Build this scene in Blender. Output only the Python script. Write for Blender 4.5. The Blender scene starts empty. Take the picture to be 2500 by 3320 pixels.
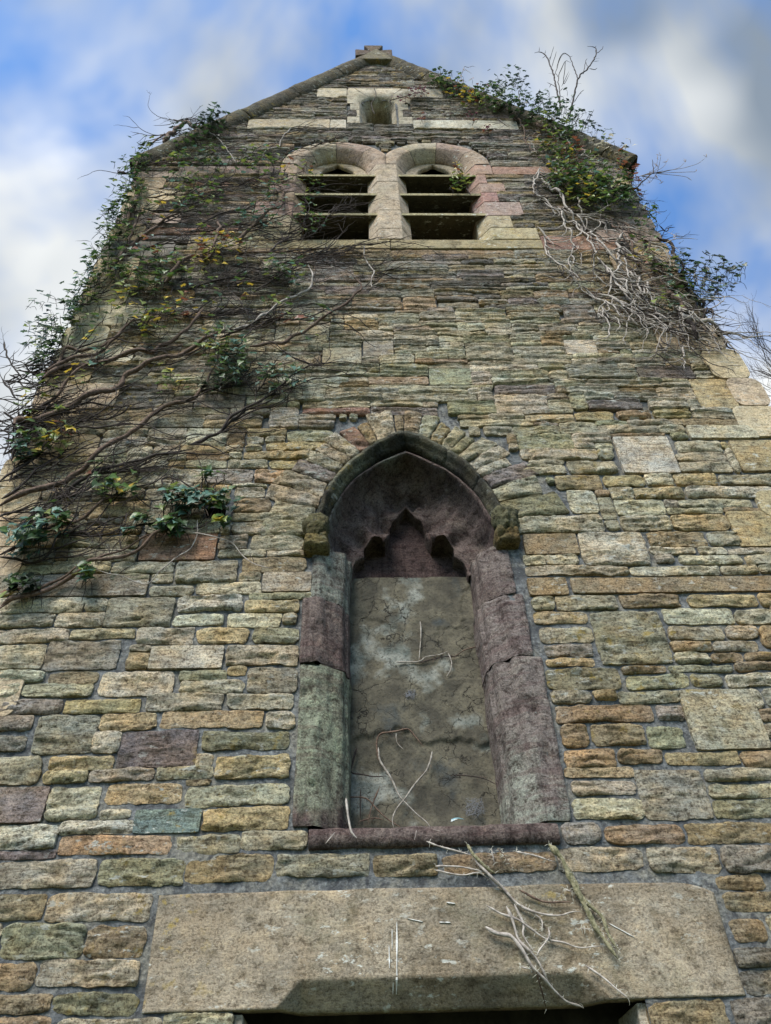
import bpy, math, random
import numpy as np
from mathutils import Matrix, Vector
scene = bpy.context.scene
COL = scene.collection
# ---------------------------------------------------------------- camera
cam_d = bpy.data.cameras.new('camera'); cam = bpy.data.objects.new('camera', cam_d); COL.objects.link(cam)
cam.matrix_world = Matrix(((0.99948997, 0.00992527, -0.03035263, 0.0), (-0.0152229, -0.6874484, -0.72607366, -3.2),
                           (-0.02807234, 0.7261654, -0.68694669, 1.6), (0, 0, 0, 1)))
cam_d.sensor_fit = 'VERTICAL'; cam_d.sensor_height = 36.0; cam_d.lens = 27.08
cam_d.clip_start = 0.05; cam_d.clip_end = 3000
scene.camera = cam
# ---------------------------------------------------------------- sky
SUN_EL, SUN_AZ = 48.0, 206.0            # degrees; azimuth clockwise from +y (so behind-left of the viewer)
world = bpy.data.worlds.new('World'); scene.world = world; world.use_nodes = True
nt = world.node_tree; nt.nodes.clear()
def wn(t, **k):
    n = nt.nodes.new(t)
    for a, b in k.items(): setattr(n, a, b)
    return n
L = nt.links.new
out = wn('ShaderNodeOutputWorld'); bg = wn('ShaderNodeBackground'); L(bg.outputs[0], out.inputs[0])
sky = wn('ShaderNodeTexSky', sky_type='NISHITA', sun_disc=False)
sky.sun_elevation = math.radians(SUN_EL); sky.sun_rotation = math.radians(SUN_AZ); sky.air_density = 1.0; sky.dust_density = 0.6; sky.ozone_density = 1.0
bg.inputs[1].default_value = 0.12
tc = wn('ShaderNodeTexCoord')
mp = wn('ShaderNodeMapping'); L(tc.outputs['Generated'], mp.inputs[0]); mp.inputs['Location'].default_value = (8.0, 8.0, 8.0); mp.inputs['Scale'].default_value = (1.0, 1.0, 0.8)
n1 = wn('ShaderNodeTexNoise'); n1.inputs['Scale'].default_value = 2.1; n1.inputs['Detail'].default_value = 5; n1.inputs['Roughness'].default_value = .56; n1.inputs['Distortion'].default_value = .25
L(mp.outputs[0], n1.inputs['Vector'])
n2 = wn('ShaderNodeTexNoise'); n2.inputs['Scale'].default_value = 3.1; n2.inputs['Detail'].default_value = 3; n2.inputs['Roughness'].default_value = .5; L(mp.outputs[0], n2.inputs['Vector'])
r1 = wn('ShaderNodeValToRGB'); L(n1.outputs[0], r1.inputs[0])
r1.color_ramp.elements[0].position = .40; r1.color_ramp.elements[0].color = (.04, .04, .04, 1)
r1.color_ramp.elements[1].position = .58; r1.color_ramp.elements[1].color = (1, 1, 1, 1)
r2 = wn('ShaderNodeValToRGB'); L(n2.outputs[0], r2.inputs[0])      # cloud body: grey base to warm white
r2.color_ramp.elements[0].position = .36; r2.color_ramp.elements[0].color = (.85, 1.05, 1.3, 1)
r2.color_ramp.elements[1].position = .64; r2.color_ramp.elements[1].color = (3.35, 3.4, 3.35, 1)
mx = wn('ShaderNodeMix', data_type='RGBA'); L(r1.outputs[0], mx.inputs[0])
sc = wn('ShaderNodeMix', data_type='RGBA', blend_type='MULTIPLY'); sc.inputs[0].default_value = 1; L(sky.outputs[0], sc.inputs[6]); sc.inputs[7].default_value = (.50, .76, .98, 1)
L(sc.outputs[2], mx.inputs[6]); L(r2.outputs[0], mx.inputs[7]); L(mx.outputs[2], bg.inputs[0])
# ---------------------------------------------------------------- sun behind thin cloud
sd = bpy.data.lights.new('sun', 'SUN'); sd.energy = 2.1; sd.angle = math.radians(30); sd.color = (1.0, .955, .88)
so = bpy.data.objects.new('sun', sd); COL.objects.link(so)
_az = math.radians(SUN_AZ); _el = math.radians(SUN_EL)
_dir = Vector((math.sin(_az)*math.cos(_el), math.cos(_az)*math.cos(_el), math.sin(_el)))
so.rotation_euler = (-_dir).to_track_quat('-Z', 'Y').to_euler(); so.location = (-6, -10, 20)
vs_ = scene.view_settings; vs_.view_transform = 'Standard'; vs_.look = 'None'; vs_.gamma = 1; vs_.use_curve_mapping = False; vs_.exposure = 1.45
# ---- surveyed positions on the wall, metres (x, z)
STONES=[(-0.726,4.46,-0.524,4.551,'o'),(-0.525,4.457,-0.318,4.559,'o'),(-0.784,4.352,-0.63,4.448,'g'),(-0.611,4.348,-0.326,4.45,'o'),(-0.779,4.299,-0.523,4.346,'o'),(-1.202,4.283,-0.797,4.466,'rf'),(-0.986,4.13,-0.666,4.272,'o'),(-0.646,4.192,-0.3,4.291,'b'),(-0.656,4.134,-0.535,4.191,'o'),(-0.526,4.063,-0.271,4.187,'of'),(-0.865,4.052,-0.531,4.128,'l'),(-0.59,4.011,-0.262,4.053,'G'),(-1.102,4.047,-0.881,4.113,'o'),(-0.945,3.941,-0.615,4.039,'w'),(-0.603,3.928,-0.324,4.004,'y'),(-0.952,3.852,-0.703,3.92,'w'),(-0.685,3.84,-0.413,3.921,'l'),(-0.405,3.858,-0.336,3.922,'o'),(-1.116,3.745,-0.836,3.841,'l'),(-0.823,3.747,-0.567,3.836,'y'),(-0.548,3.749,-0.321,3.832,'G'),(-1.03,3.606,-0.678,3.733,'lf'),(-0.663,3.622,-0.316,3.734,'o'),(-1.14,3.604,-1.035,3.699,'y'),(-0.874,3.541,-0.644,3.594,'G'),(-0.643,3.563,-0.555,3.612,'y'),(-0.547,3.473,-0.314,3.605,'g'),(-1.239,3.465,-0.891,3.591,'l'),(-0.858,3.467,-0.558,3.54,'o'),(-1.479,3.534,-1.252,3.594,'b'),(-1.003,3.383,-0.649,3.469,'o'),(-0.629,3.39,-0.319,3.468,'o'),(-1.372,3.383,-1.026,3.45,'y'),(-1.664,3.378,-1.38,3.453,'g'),(-1.19,3.29,-0.937,3.375,'y'),(-0.917,3.296,-0.456,3.381,'O'),(-0.446,3.29,-0.309,3.377,'l'),(-1.669,3.297,-1.489,3.372,'g'),(-1.464,3.188,-1.197,3.373,'g'),(-1.204,3.189,-1.082,3.287,'l'),(-1.08,3.114,-0.738,3.286,'p2'),(-0.72,3.19,-0.33,3.276,'G2'),(-1.639,3.203,-1.492,3.273,'g'),(-0.738,3.116,-0.657,3.175,'o'),(-1.366,3.108,-1.091,3.173,'y'),(-1.664,4.376,-1.426,4.46,'l'),(-1.427,4.378,-1.225,4.462,'o'),(-1.573,4.286,-1.22,4.367,'l'),(-1.643,4.208,-1.338,4.283,'l'),(-1.332,4.203,-1.001,4.277,'l'),(-1.323,4.144,-1.117,4.197,'G'),(-1.67,4.049,-1.119,4.186,'gf'),(-1.919,4.06,-1.675,4.185,'gf'),(-1.878,3.944,-1.417,4.039,'w'),(-1.413,3.95,-1.301,4.029,'w'),(-1.303,3.85,-0.96,4.038,'g'),(-1.849,3.86,-1.539,3.938,'l'),(-1.534,3.855,-1.298,3.94,'l'),(-1.819,3.764,-1.446,3.843,'l'),(-1.438,3.782,-1.132,3.837,'o'),(-1.781,3.621,-1.532,3.751,'w'),(-1.529,3.609,-1.185,3.766,'g'),(-1.746,3.545,-1.508,3.608,'w'),(-1.722,3.463,-1.594,3.54,'l'),(-1.587,3.468,-1.264,3.536,'o'),(-1.53,4.486,-1.345,4.542,'y'),(-0.736,4.567,-0.282,4.626,'o'),(-1.609,3.054,-1.397,3.175,'o'),(-1.38,3.055,-1.187,3.112,'y'),(-1.184,3.055,-0.902,3.112,'o'),(-0.896,3.061,-0.65,3.117,'o'),(-0.643,3.055,-0.32,3.161,'y'),(-1.561,2.888,-1.331,3.038,'pf'),(-1.328,2.895,-1.111,3.034,'l'),(-1.091,2.954,-0.775,3.04,'y'),(-0.754,2.939,-0.32,3.026,'o'),(-0.763,3.033,-0.65,3.056,'b'),(-1.249,2.832,-0.947,2.888,'w'),(-1.101,2.894,-0.967,2.933,'l'),(-0.952,2.833,-0.678,2.93,'p3f'),(-0.67,2.835,-0.314,2.928,'y'),(-1.519,2.783,-1.254,2.881,'w'),(-1.235,2.752,-0.785,2.825,'O'),(-0.765,2.748,-0.505,2.82,'o'),(-0.502,2.753,-0.234,2.827,'o'),(-1.496,2.742,-1.239,2.776,'p'),(-1.472,2.631,-1.061,2.734,'o'),(-1.051,2.635,-0.713,2.732,'G'),(-0.708,2.636,-0.363,2.739,'b'),(-0.354,2.649,0.018,2.733,'g'),(0.032,2.648,0.291,2.728,'b'),(-1.434,2.517,-1.227,2.61,'b'),(-1.221,2.51,-0.818,2.609,'o'),(-1.357,2.382,-1.049,2.503,'G'),(-1.041,2.385,-0.821,2.491,'b'),(-1.358,2.285,-1.2,2.37,'b'),(-1.192,2.292,-0.828,2.378,'o'),(-1.331,2.213,-1.12,2.273,'b'),(-1.116,2.206,-0.814,2.272,'G2'),(-0.718,2.132,-0.471,2.205,'G'),(-1.308,2.134,-1.1,2.203,'b'),(-1.092,2.127,-0.723,2.195,'o'),(0.87,3.027,1.178,3.074,'y'),(0.886,2.947,1.168,3.011,'o'),(0.873,2.844,1.174,2.931,'l'),(1.174,2.843,1.462,3.056,'g'),(1.476,3.003,1.806,3.06,'o'),(1.472,2.927,1.777,2.988,'o'),(1.467,2.843,1.747,2.917,'G'),(0.81,2.746,0.968,2.83,'g'),(0.991,2.742,1.312,2.819,'b'),(1.327,2.741,1.71,2.825,'b'),(0.767,2.637,1.122,2.729,'o'),(1.141,2.626,1.427,2.727,'o'),(1.439,2.623,1.669,2.73,'g'),(0.311,2.646,0.761,2.722,'b'),(1.387,2.559,1.579,2.615,'b'),(1.393,2.477,1.606,2.55,'b'),(1.386,2.372,1.518,2.451,'b'),(1.377,2.291,1.533,2.352,'g2'),(1.37,2.203,1.502,2.28,'g2'),(1.005,2.108,1.286,2.192,'b'),(1.308,2.102,1.466,2.193,'g2'),(0.916,4.458,1.058,4.575,'o'),(1.081,4.448,1.364,4.584,'l'),(1.373,4.466,1.453,4.546,'o'),(1.466,4.463,1.758,4.579,'o'),(1.767,4.467,2.093,4.584,'y'),(2.093,4.334,2.358,4.597,'yf'),(0.891,4.293,1.188,4.436,'bf'),(1.199,4.211,1.564,4.448,'l'),(1.59,4.344,1.918,4.452,'b'),(1.934,4.353,2.117,4.448,'o'),(0.876,4.221,0.989,4.286,'l'),(0.994,4.218,1.172,4.284,'l'),(1.578,4.291,1.834,4.341,'l'),(1.847,4.287,2.008,4.338,'l'),(1.592,4.223,1.694,4.283,'o'),(1.725,4.214,2.069,4.279,'l'),(2.019,4.284,2.296,4.321,'l'),(2.087,4.208,2.271,4.27,'l'),(0.871,4.146,1.432,4.206,'o'),(1.438,4.137,1.914,4.198,'w'),(1.929,4.14,2.131,4.2,'o'),(0.866,4.015,1.074,4.125,'bf'),(1.098,4.025,2.205,4.122,'bf'),(0.868,3.922,0.988,4.003,'o'),(0.994,3.918,1.319,4.007,'o'),(1.339,3.927,1.647,4.006,'b'),(1.691,3.928,2.043,3.999,'y'),(2.054,3.924,2.166,4.006,'y'),(0.865,3.839,1.135,3.906,'O'),(1.152,3.595,1.511,3.9,'G'),(1.536,3.822,1.888,3.916,'l'),(1.896,3.817,2.125,3.903,'o'),(0.878,3.726,1.145,3.813,'o'),(1.531,3.726,1.805,3.804,'o'),(1.82,3.731,1.978,3.809,'o'),(1.978,3.672,2.077,3.795,'b'),(0.891,3.643,1.125,3.714,'g'),(1.52,3.661,1.722,3.716,'O'),(1.727,3.655,1.95,3.713,'o'),(0.886,3.591,1.117,3.634,'y'),(1.519,3.593,1.689,3.652,'l'),(1.695,3.596,1.855,3.642,'b'),(1.862,3.6,2.034,3.643,'b'),(0.87,3.466,1.225,3.577,'G2'),(1.244,3.546,1.461,3.58,'b'),(1.473,3.543,1.783,3.579,'G'),(1.798,3.545,2.013,3.591,'b'),(1.248,3.461,1.548,3.532,'G'),(1.56,3.465,1.705,3.528,'G'),(1.727,3.457,1.983,3.527,'l'),(0.875,3.392,1.06,3.456,'g'),(1.07,3.405,1.182,3.456,'y'),(1.188,3.385,1.489,3.449,'G'),(0.884,3.295,1.331,3.377,'b'),(1.348,3.295,1.477,3.372,'g'),(1.477,3.146,1.819,3.445,'of'),(1.88,3.344,1.946,3.441,'g'),(0.885,3.171,1.013,3.286,'b'),(1.029,3.173,1.263,3.279,'b'),(1.273,3.158,1.44,3.263,'G'),(0.882,3.076,1.107,3.156,'O'),(1.12,3.089,1.315,3.152,'b'),(1.329,3.081,1.659,3.137,'y'),(1.666,3.059,1.831,3.132,'b'),(1.472,6.144,1.699,6.322,'wf'),(0.746,6.065,1.077,6.276,'o'),(0.471,5.802,0.758,5.985,'Gf'),(0.907,5.697,1.315,5.785,'p'),(1.501,5.52,1.856,5.617,'p'),(1.436,5.853,1.912,5.97,'g'),(1.929,5.863,2.316,5.996,'p2'),(1.065,5.402,1.387,5.482,'y'),(1.397,5.416,1.643,5.491,'y'),(1.67,5.429,1.891,5.502,'O'),(1.916,5.434,2.161,5.512,'y'),(2.09,5.237,2.528,5.357,'lf'),(1.587,4.926,1.934,5.254,'wf'),(1.975,5.108,2.256,5.206,'l'),(1.953,5.028,2.254,5.1,'o'),(1.947,4.937,2.254,5.019,'o'),(0.985,5.055,1.46,5.15,'l'),(1.256,4.93,1.554,5.032,'o'),(0.971,4.933,1.239,5.004,'l'),(1.45,4.818,1.694,4.907,'y'),(1.155,4.792,1.433,4.91,'b'),(1.879,4.826,2.132,4.912,'y'),(2.147,4.828,2.513,4.908,'o'),(1.92,4.723,2.474,4.81,'w'),(1.606,4.719,1.902,4.802,'y'),(1.85,4.64,2.273,4.705,'o'),(0.329,6.746,0.579,6.901,'O'),(0.595,6.758,0.907,6.834,'g'),(0.716,6.592,1.103,6.735,'l'),(1.552,6.605,1.792,6.798,'g2'),(1.362,6.898,1.637,7.018,'b'),(2.251,5.533,2.511,5.847,'yf'),(2.316,4.938,2.592,5.213,'yf'),(-0.267,6.045,0.006,6.239,'of'),(0.02,6.139,0.235,6.318,'gf'),(-0.589,5.367,-0.401,5.552,'w'),(-1.088,5.563,-0.765,5.709,'gf'),(-0.756,5.589,-0.489,5.706,'w'),(-0.633,4.884,-0.433,4.983,'O'),(-0.554,5.002,-0.369,5.07,'y'),(-0.72,5.092,-0.316,5.149,'y'),(-0.805,5.005,-0.565,5.073,'o'),(-1.069,5.008,-0.811,5.066,'l'),(-0.92,4.867,-0.645,4.986,'g'),(-1.323,4.871,-0.933,4.99,'l'),(-0.461,5.243,-0.177,5.338,'G'),(-0.115,6.458,0.125,6.574,'y'),(-0.612,6.333,-0.224,6.53,'l'),(-1.945,4.653,-1.566,4.737,'l'),(-0.719,5.165,-0.619,5.221,'o'),(-0.591,5.168,-0.19,5.229,'y'),(-0.998,5.377,-0.637,5.446,'y'),(-0.839,5.158,-0.735,5.209,'o'),(-0.377,5.49,0.059,5.556,'r'),(0.067,5.486,0.504,5.564,'p')]
VOUS=[([(-0.052,5.339),(0.013,5.392),(0.135,5.224),(0.085,5.173)],'r'),([(0.059,5.415),(0.11,5.43),(0.205,5.26),(0.155,5.228)],'b'),([(0.139,5.469),(0.336,5.494),(0.293,5.286),(0.217,5.26)],'l'),([(0.343,5.396),(0.381,5.462),(0.406,5.435),(0.344,5.259)],'b'),([(0.405,5.311),(0.473,5.395),(0.501,5.364),(0.426,5.225)],'o'),([(0.514,5.34),(0.587,5.371),(0.597,5.317),(0.466,5.169)],'y'),([(0.583,5.268),(0.673,5.316),(0.704,5.278),(0.535,5.117)],'o'),([(0.693,5.222),(0.768,5.232),(0.802,5.18),(0.575,5.074)],'G'),([(0.739,5.151),(0.82,5.165),(0.812,5.121),(0.63,4.989)],'o'),([(0.826,5.099),(0.879,5.092),(0.668,4.937),(0.642,4.968)],'l'),([(0.876,5.035),(0.936,5.048),(0.948,4.999),(0.716,4.865)],'l'),([(0.808,4.884),(0.986,4.902),(1.034,4.814),(0.79,4.707)],'p'),([(0.816,4.694),(1.036,4.775),(1.02,4.615),(0.868,4.605)],'G2'),([(-0.127,5.301),(-0.057,5.331),(0.075,5.166),(0.035,5.13)],'o'),([(-0.17,5.232),(-0.106,5.249),(0.016,5.109),(-0.021,5.071)],'o'),([(-0.275,5.133),(-0.189,5.183),(-0.04,5.048),(-0.078,4.987)],'p'),([(-0.354,5.074),(-0.298,5.105),(-0.09,4.97),(-0.122,4.895)],'o'),([(-0.426,4.913),(-0.356,5.0),(-0.175,4.889),(-0.185,4.797)],'o'),([(-0.474,4.807),(-0.443,4.875),(-0.212,4.775),(-0.256,4.695)],'G'),([(-0.493,4.73),(-0.269,4.683),(-0.27,4.59),(-0.483,4.575)],'G')]
LEFT=[(20.0,'m',[(-2.024,4.642),(-1.956,4.687),(-1.865,4.745),(-1.778,4.792),(-1.711,4.858),(-1.659,4.926),(-1.614,4.989),(-1.575,5.047),(-1.541,5.132),(-1.464,5.234),(-1.393,5.331),(-1.338,5.431),(-1.283,5.49),(-1.205,5.534),(-1.125,5.564),(-1.066,5.687),(-1.032,5.799),(-1.003,5.88),(-0.972,5.947)]),(24.0,'m',[(-2.142,5.325),(-2.15,5.396),(-2.053,5.41),(-1.954,5.453),(-1.848,5.511),(-1.769,5.57),(-1.685,5.662),(-1.609,5.708),(-1.581,5.804),(-1.555,5.869),(-1.478,5.935),(-1.398,5.985),(-1.329,6.053),(-1.274,6.087),(-1.195,6.175),(-1.13,6.229),(-1.062,6.265),(-1.009,6.339),(-0.933,6.413)]),(13.0,'w',[(-0.933,6.414),(-0.81,6.467),(-0.681,6.604),(-0.601,6.704),(-0.497,6.829),(-0.4,6.935),(-0.37,7.045),(-0.375,7.18),(-0.417,7.342)]),(20.0,'m',[(-2.097,5.808),(-2.066,5.872),(-2.009,5.955),(-1.918,5.988),(-1.812,6.005),(-1.705,6.021),(-1.605,6.072),(-1.521,6.106),(-1.45,6.106),(-1.404,6.194),(-1.348,6.23),(-1.269,6.321),(-1.211,6.434),(-1.182,6.53),(-1.171,6.609),(-1.171,6.69)]),(14.0,'m',[(-2.059,5.498),(-2.013,5.603),(-1.967,5.68),(-1.947,5.79),(-1.905,5.855),(-1.85,5.954),(-1.796,6.021)]),(15.0,'m',[(-2.133,5.939),(-2.058,5.955),(-2.032,6.127),(-1.921,6.126),(-1.815,6.197),(-1.756,6.305),(-1.706,6.417),(-1.676,6.532)]),(15.0,'m',[(-2.09,5.889),(-1.976,6.023),(-1.872,6.091),(-1.794,6.197),(-1.729,6.324),(-1.678,6.436),(-1.597,6.513)]),(14.0,'k',[(-1.916,4.293),(-1.843,4.386),(-1.809,4.46),(-1.773,4.504),(-1.751,4.57),(-1.737,4.638),(-1.723,4.708),(-1.685,4.755),(-1.641,4.814),(-1.582,4.85),(-1.542,4.899),(-1.493,4.949),(-1.443,5.0),(-1.378,5.025),(-1.298,5.018),(-1.225,5.049),(-1.147,5.062),(-1.083,5.101),(-1.033,5.127)]),(11.0,'k',[(-0.876,5.267),(-0.828,5.366),(-0.761,5.439),(-0.686,5.543),(-0.607,5.634),(-0.537,5.744),(-0.464,5.825),(-0.387,5.89),(-0.309,5.932),(-0.248,5.94)]),(13.0,'k',[(-1.032,5.121),(-0.945,5.201),(-0.888,5.256),(-0.843,5.34),(-0.786,5.412),(-0.731,5.485)]),(8.0,'k',[(-1.655,4.447),(-1.565,4.441),(-1.467,4.428),(-1.37,4.422)]),(13.0,'m',[(-1.844,4.365),(-1.773,4.417),(-1.705,4.459),(-1.661,4.502),(-1.605,4.534),(-1.548,4.567),(-1.496,4.623),(-1.44,4.669),(-1.381,4.703)]),(9.0,'k',[(-1.906,4.262),(-1.831,4.266),(-1.749,4.25),(-1.677,4.269),(-1.64,4.33),(-1.633,4.393),(-1.593,4.457)]),(9.0,'k',[(-2.05,4.724),(-1.994,4.759),(-1.932,4.83),(-1.888,4.916),(-1.852,5.005),(-1.812,5.082),(-1.781,5.135)]),(10.0,'k',[(-2.08,4.82),(-2.044,4.868),(-1.998,4.943),(-1.954,5.058),(-1.925,5.177),(-1.868,5.231),(-1.81,5.286),(-1.736,5.356),(-1.676,5.413),(-1.587,5.427),(-1.513,5.47),(-1.468,5.574)]),(9.0,'k',[(-2.151,5.339),(-2.06,5.338),(-1.938,5.323),(-1.821,5.294),(-1.688,5.306),(-1.555,5.319),(-1.423,5.346)]),(10.0,'k',[(-2.135,5.44),(-2.12,5.484),(-1.966,5.497),(-1.856,5.541),(-1.733,5.577),(-1.6,5.576),(-1.489,5.537)]),(10.0,'k',[(-2.059,5.001),(-2.08,5.132),(-2.091,5.227),(-2.122,5.396)]),(9.0,'k',[(-2.039,4.85),(-2.059,5.001)]),(10.0,'k',[(-1.066,5.688),(-0.958,5.671),(-0.873,5.686),(-0.821,5.749),(-0.785,5.781)]),(14.0,'m',[(-0.771,6.152),(-0.651,6.205),(-0.53,6.259),(-0.471,6.332),(-0.388,6.389),(-0.305,6.465),(-0.243,6.562),(-0.201,6.642),(-0.136,6.744),(-0.058,6.827),(-0.001,6.913),(0.011,7.0),(-0.058,7.111)]),(9.0,'k',[(-1.006,6.317),(-0.909,6.391),(-0.817,6.429),(-0.717,6.505),(-0.631,6.505),(-0.525,6.544),(-0.418,6.583),(-0.31,6.622),(-0.213,6.703)]),(6.0,'k',[(-0.846,6.188),(-0.787,6.334),(-0.712,6.447),(-0.647,6.584),(-0.623,6.705)]),(6.0,'k',[(-1.173,7.61),(-1.111,7.39),(-1.071,7.249),(-1.02,7.002),(-0.945,6.83),(-0.862,6.665),(-0.801,6.486)]),(7.0,'k',[(-1.027,6.225),(-0.972,6.03),(-0.89,5.927),(-0.823,5.86),(-0.754,5.762),(-0.695,5.65)]),(6.0,'k',[(-0.642,5.959),(-0.634,5.793),(-0.67,5.697),(-0.695,5.65)]),(7.0,'k',[(-1.285,6.567),(-1.125,6.586),(-0.965,6.605),(-0.88,6.625)]),(8.0,'k',[(-1.344,6.959),(-1.214,7.002),(-1.082,7.046),(-0.986,7.112),(-0.815,7.135)]),(7.0,'k',[(-1.036,7.249),(-0.897,7.272),(-0.734,7.295),(-0.634,7.39),(-0.468,7.414),(-0.335,7.39),(-0.156,7.463)]),(6.0,'k',[(-0.48,7.414),(-0.387,7.511),(-0.218,7.536),(-0.047,7.536)]),(8.0,'k',[(-0.816,6.893),(-0.714,7.023),(-0.628,7.112),(-0.541,7.226),(-0.456,7.414)]),(7.0,'w',[(0.04,7.611),(0.038,7.487),(0.062,7.414),(0.108,7.272),(0.118,7.179),(0.081,7.066),(0.091,6.956),(0.057,6.978),(0.011,7.0)]),(5.0,'w',[(-0.238,5.94),(-0.279,5.957),(-0.338,5.907)]),(8.0,'k',[(-2.305,5.545),(-2.213,5.484),(-2.143,5.469)]),(8.0,'k',[(-2.542,6.337),(-2.474,6.183),(-2.391,6.043),(-2.291,5.907),(-2.232,5.874),(-2.151,5.792)]),(9.0,'k',[(-2.408,5.875),(-2.33,5.777),(-2.229,5.666),(-2.149,5.619)]),(7.0,'k',[(-2.385,5.941),(-2.315,5.891),(-2.233,5.809),(-2.137,5.744)]),(7.0,'k',[(-2.313,6.051),(-2.236,5.957),(-2.154,5.873)]),(7.0,'k',[(-2.229,5.298),(-2.168,5.276),(-2.133,5.311)]),(7.0,'k',[(-2.248,5.362),(-2.165,5.325),(-2.133,5.339)]),(6.0,'k',[(-2.207,5.228),(-2.15,5.187),(-2.139,5.067)]),(8.0,'k',[(-2.081,6.986),(-2.079,6.837),(-2.056,6.693),(-2.026,6.795),(-2.037,6.943)]),(30.0,'m',[(-1.971,9.715),(-1.941,9.985),(-1.896,10.186),(-1.821,10.311),(-1.704,10.148),(-1.669,10.23)]),(10.0,'k',[(-2.001,10.455),(-1.928,10.393),(-1.865,10.289)]),(11.0,'m',[(-2.091,9.639),(-2.051,9.828),(-1.983,9.965),(-1.895,9.985)]),(22.0,'m',[(-1.964,7.362),(-1.936,7.457),(-1.906,7.604),(-1.856,7.718),(-1.782,7.782),(-1.705,7.914)]),(13.0,'m',[(-1.8,7.953),(-1.716,8.049),(-1.641,8.132),(-1.572,8.188)]),(20.0,'m',[(-1.502,6.998),(-1.455,7.199),(-1.417,7.409),(-1.344,7.481),(-1.229,7.433),(-1.191,7.605),(-1.185,7.757),(-1.194,7.942),(-1.259,8.161)]),(17.0,'m',[(-1.04,7.681),(-0.994,7.836),(-0.919,7.969),(-0.83,8.135),(-0.787,8.248),(-0.701,8.335),(-0.699,8.604),(-0.731,8.792),(-0.83,8.823)]),(6.0,'w',[(-1.196,9.288),(-1.296,9.537),(-1.415,9.797),(-1.535,10.03),(-1.607,10.231)]),(8.0,'w',[(-0.709,10.121),(-0.79,9.921),(-0.81,9.766),(-0.922,9.652),(-0.984,9.504),(-1.09,9.539)]),(7.0,'m',[(-0.2,10.007),(-0.373,9.81),(-0.519,9.656),(-0.664,9.581),(-0.746,9.47)]),(22.0,'k',[(-2.336,9.192),(-2.219,9.135)]),(9.0,'k',[(-0.738,7.506),(-0.637,7.732),(-0.543,7.837)]),(7.0,'k',[(-0.637,7.732),(-0.674,7.916)]),(8.0,'m',[(-2.026,9.195),(-1.935,9.247),(-1.792,9.335),(-1.69,9.425)]),(24.0,'m',[(-2.002,8.02),(-2.013,8.536),(-2.086,8.846),(-2.135,9.177),(-2.153,9.42)]),(14.0,'m',[(-1.992,7.222),(-1.934,7.506),(-1.908,7.86),(-1.909,8.131),(-1.939,8.358)]),(8.0,'m',[(-1.922,8.476),(-1.808,8.507),(-1.676,8.599),(-1.492,8.63),(-1.319,8.54),(-1.125,8.481)]),(8.0,'k',[(-1.921,8.329),(-1.733,8.301),(-1.595,8.419),(-1.451,8.724),(-1.233,8.725),(-0.965,8.79),(-0.748,8.635)]),(8.0,'k',[(-1.514,7.887),(-1.335,7.861),(-1.166,7.915),(-1.026,8.023),(-0.83,7.97),(-0.643,8.025)]),(7.0,'k',[(-1.764,7.555),(-1.6,7.655),(-1.428,7.731),(-1.24,7.706)]),(7.0,'k',[(-1.62,8.947),(-1.44,8.851),(-1.295,8.788),(-1.121,8.695)]),(8.0,'k',[(-1.4,7.968),(-1.23,8.133),(-1.074,8.247),(-0.989,8.452)]),(6.0,'k',[(-0.905,9.433),(-0.834,9.257),(-0.831,9.019),(-0.773,8.792)]),(6.0,'k',[(-0.489,8.025),(-0.449,8.307),(-0.502,8.606),(-0.411,8.731)]),(5.0,'k',[(-0.308,7.971),(-0.262,8.193),(-0.226,8.367)]),(6.0,'k',[(-1.092,7.086),(-0.964,7.175),(-0.76,7.107),(-0.592,7.198),(-0.435,7.361),(-0.246,7.433)]),(7.0,'m',[(-0.998,7.506),(-0.879,7.531),(-0.73,7.482),(-0.563,7.506),(-0.368,7.482),(-0.168,7.556)]),(7.0,'k',[(-1.993,4.54),(-1.958,4.584),(-1.88,4.594),(-1.79,4.593)]),(6.0,'k',[(-2.007,4.585),(-1.936,4.539),(-1.883,4.494),(-1.849,4.461)]),(6.0,'k',[(-1.553,4.801),(-1.587,4.73),(-1.648,4.707),(-1.753,4.696)]),(5.0,'k',[(-1.464,4.899),(-1.389,4.948),(-1.317,4.934)])]
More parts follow.
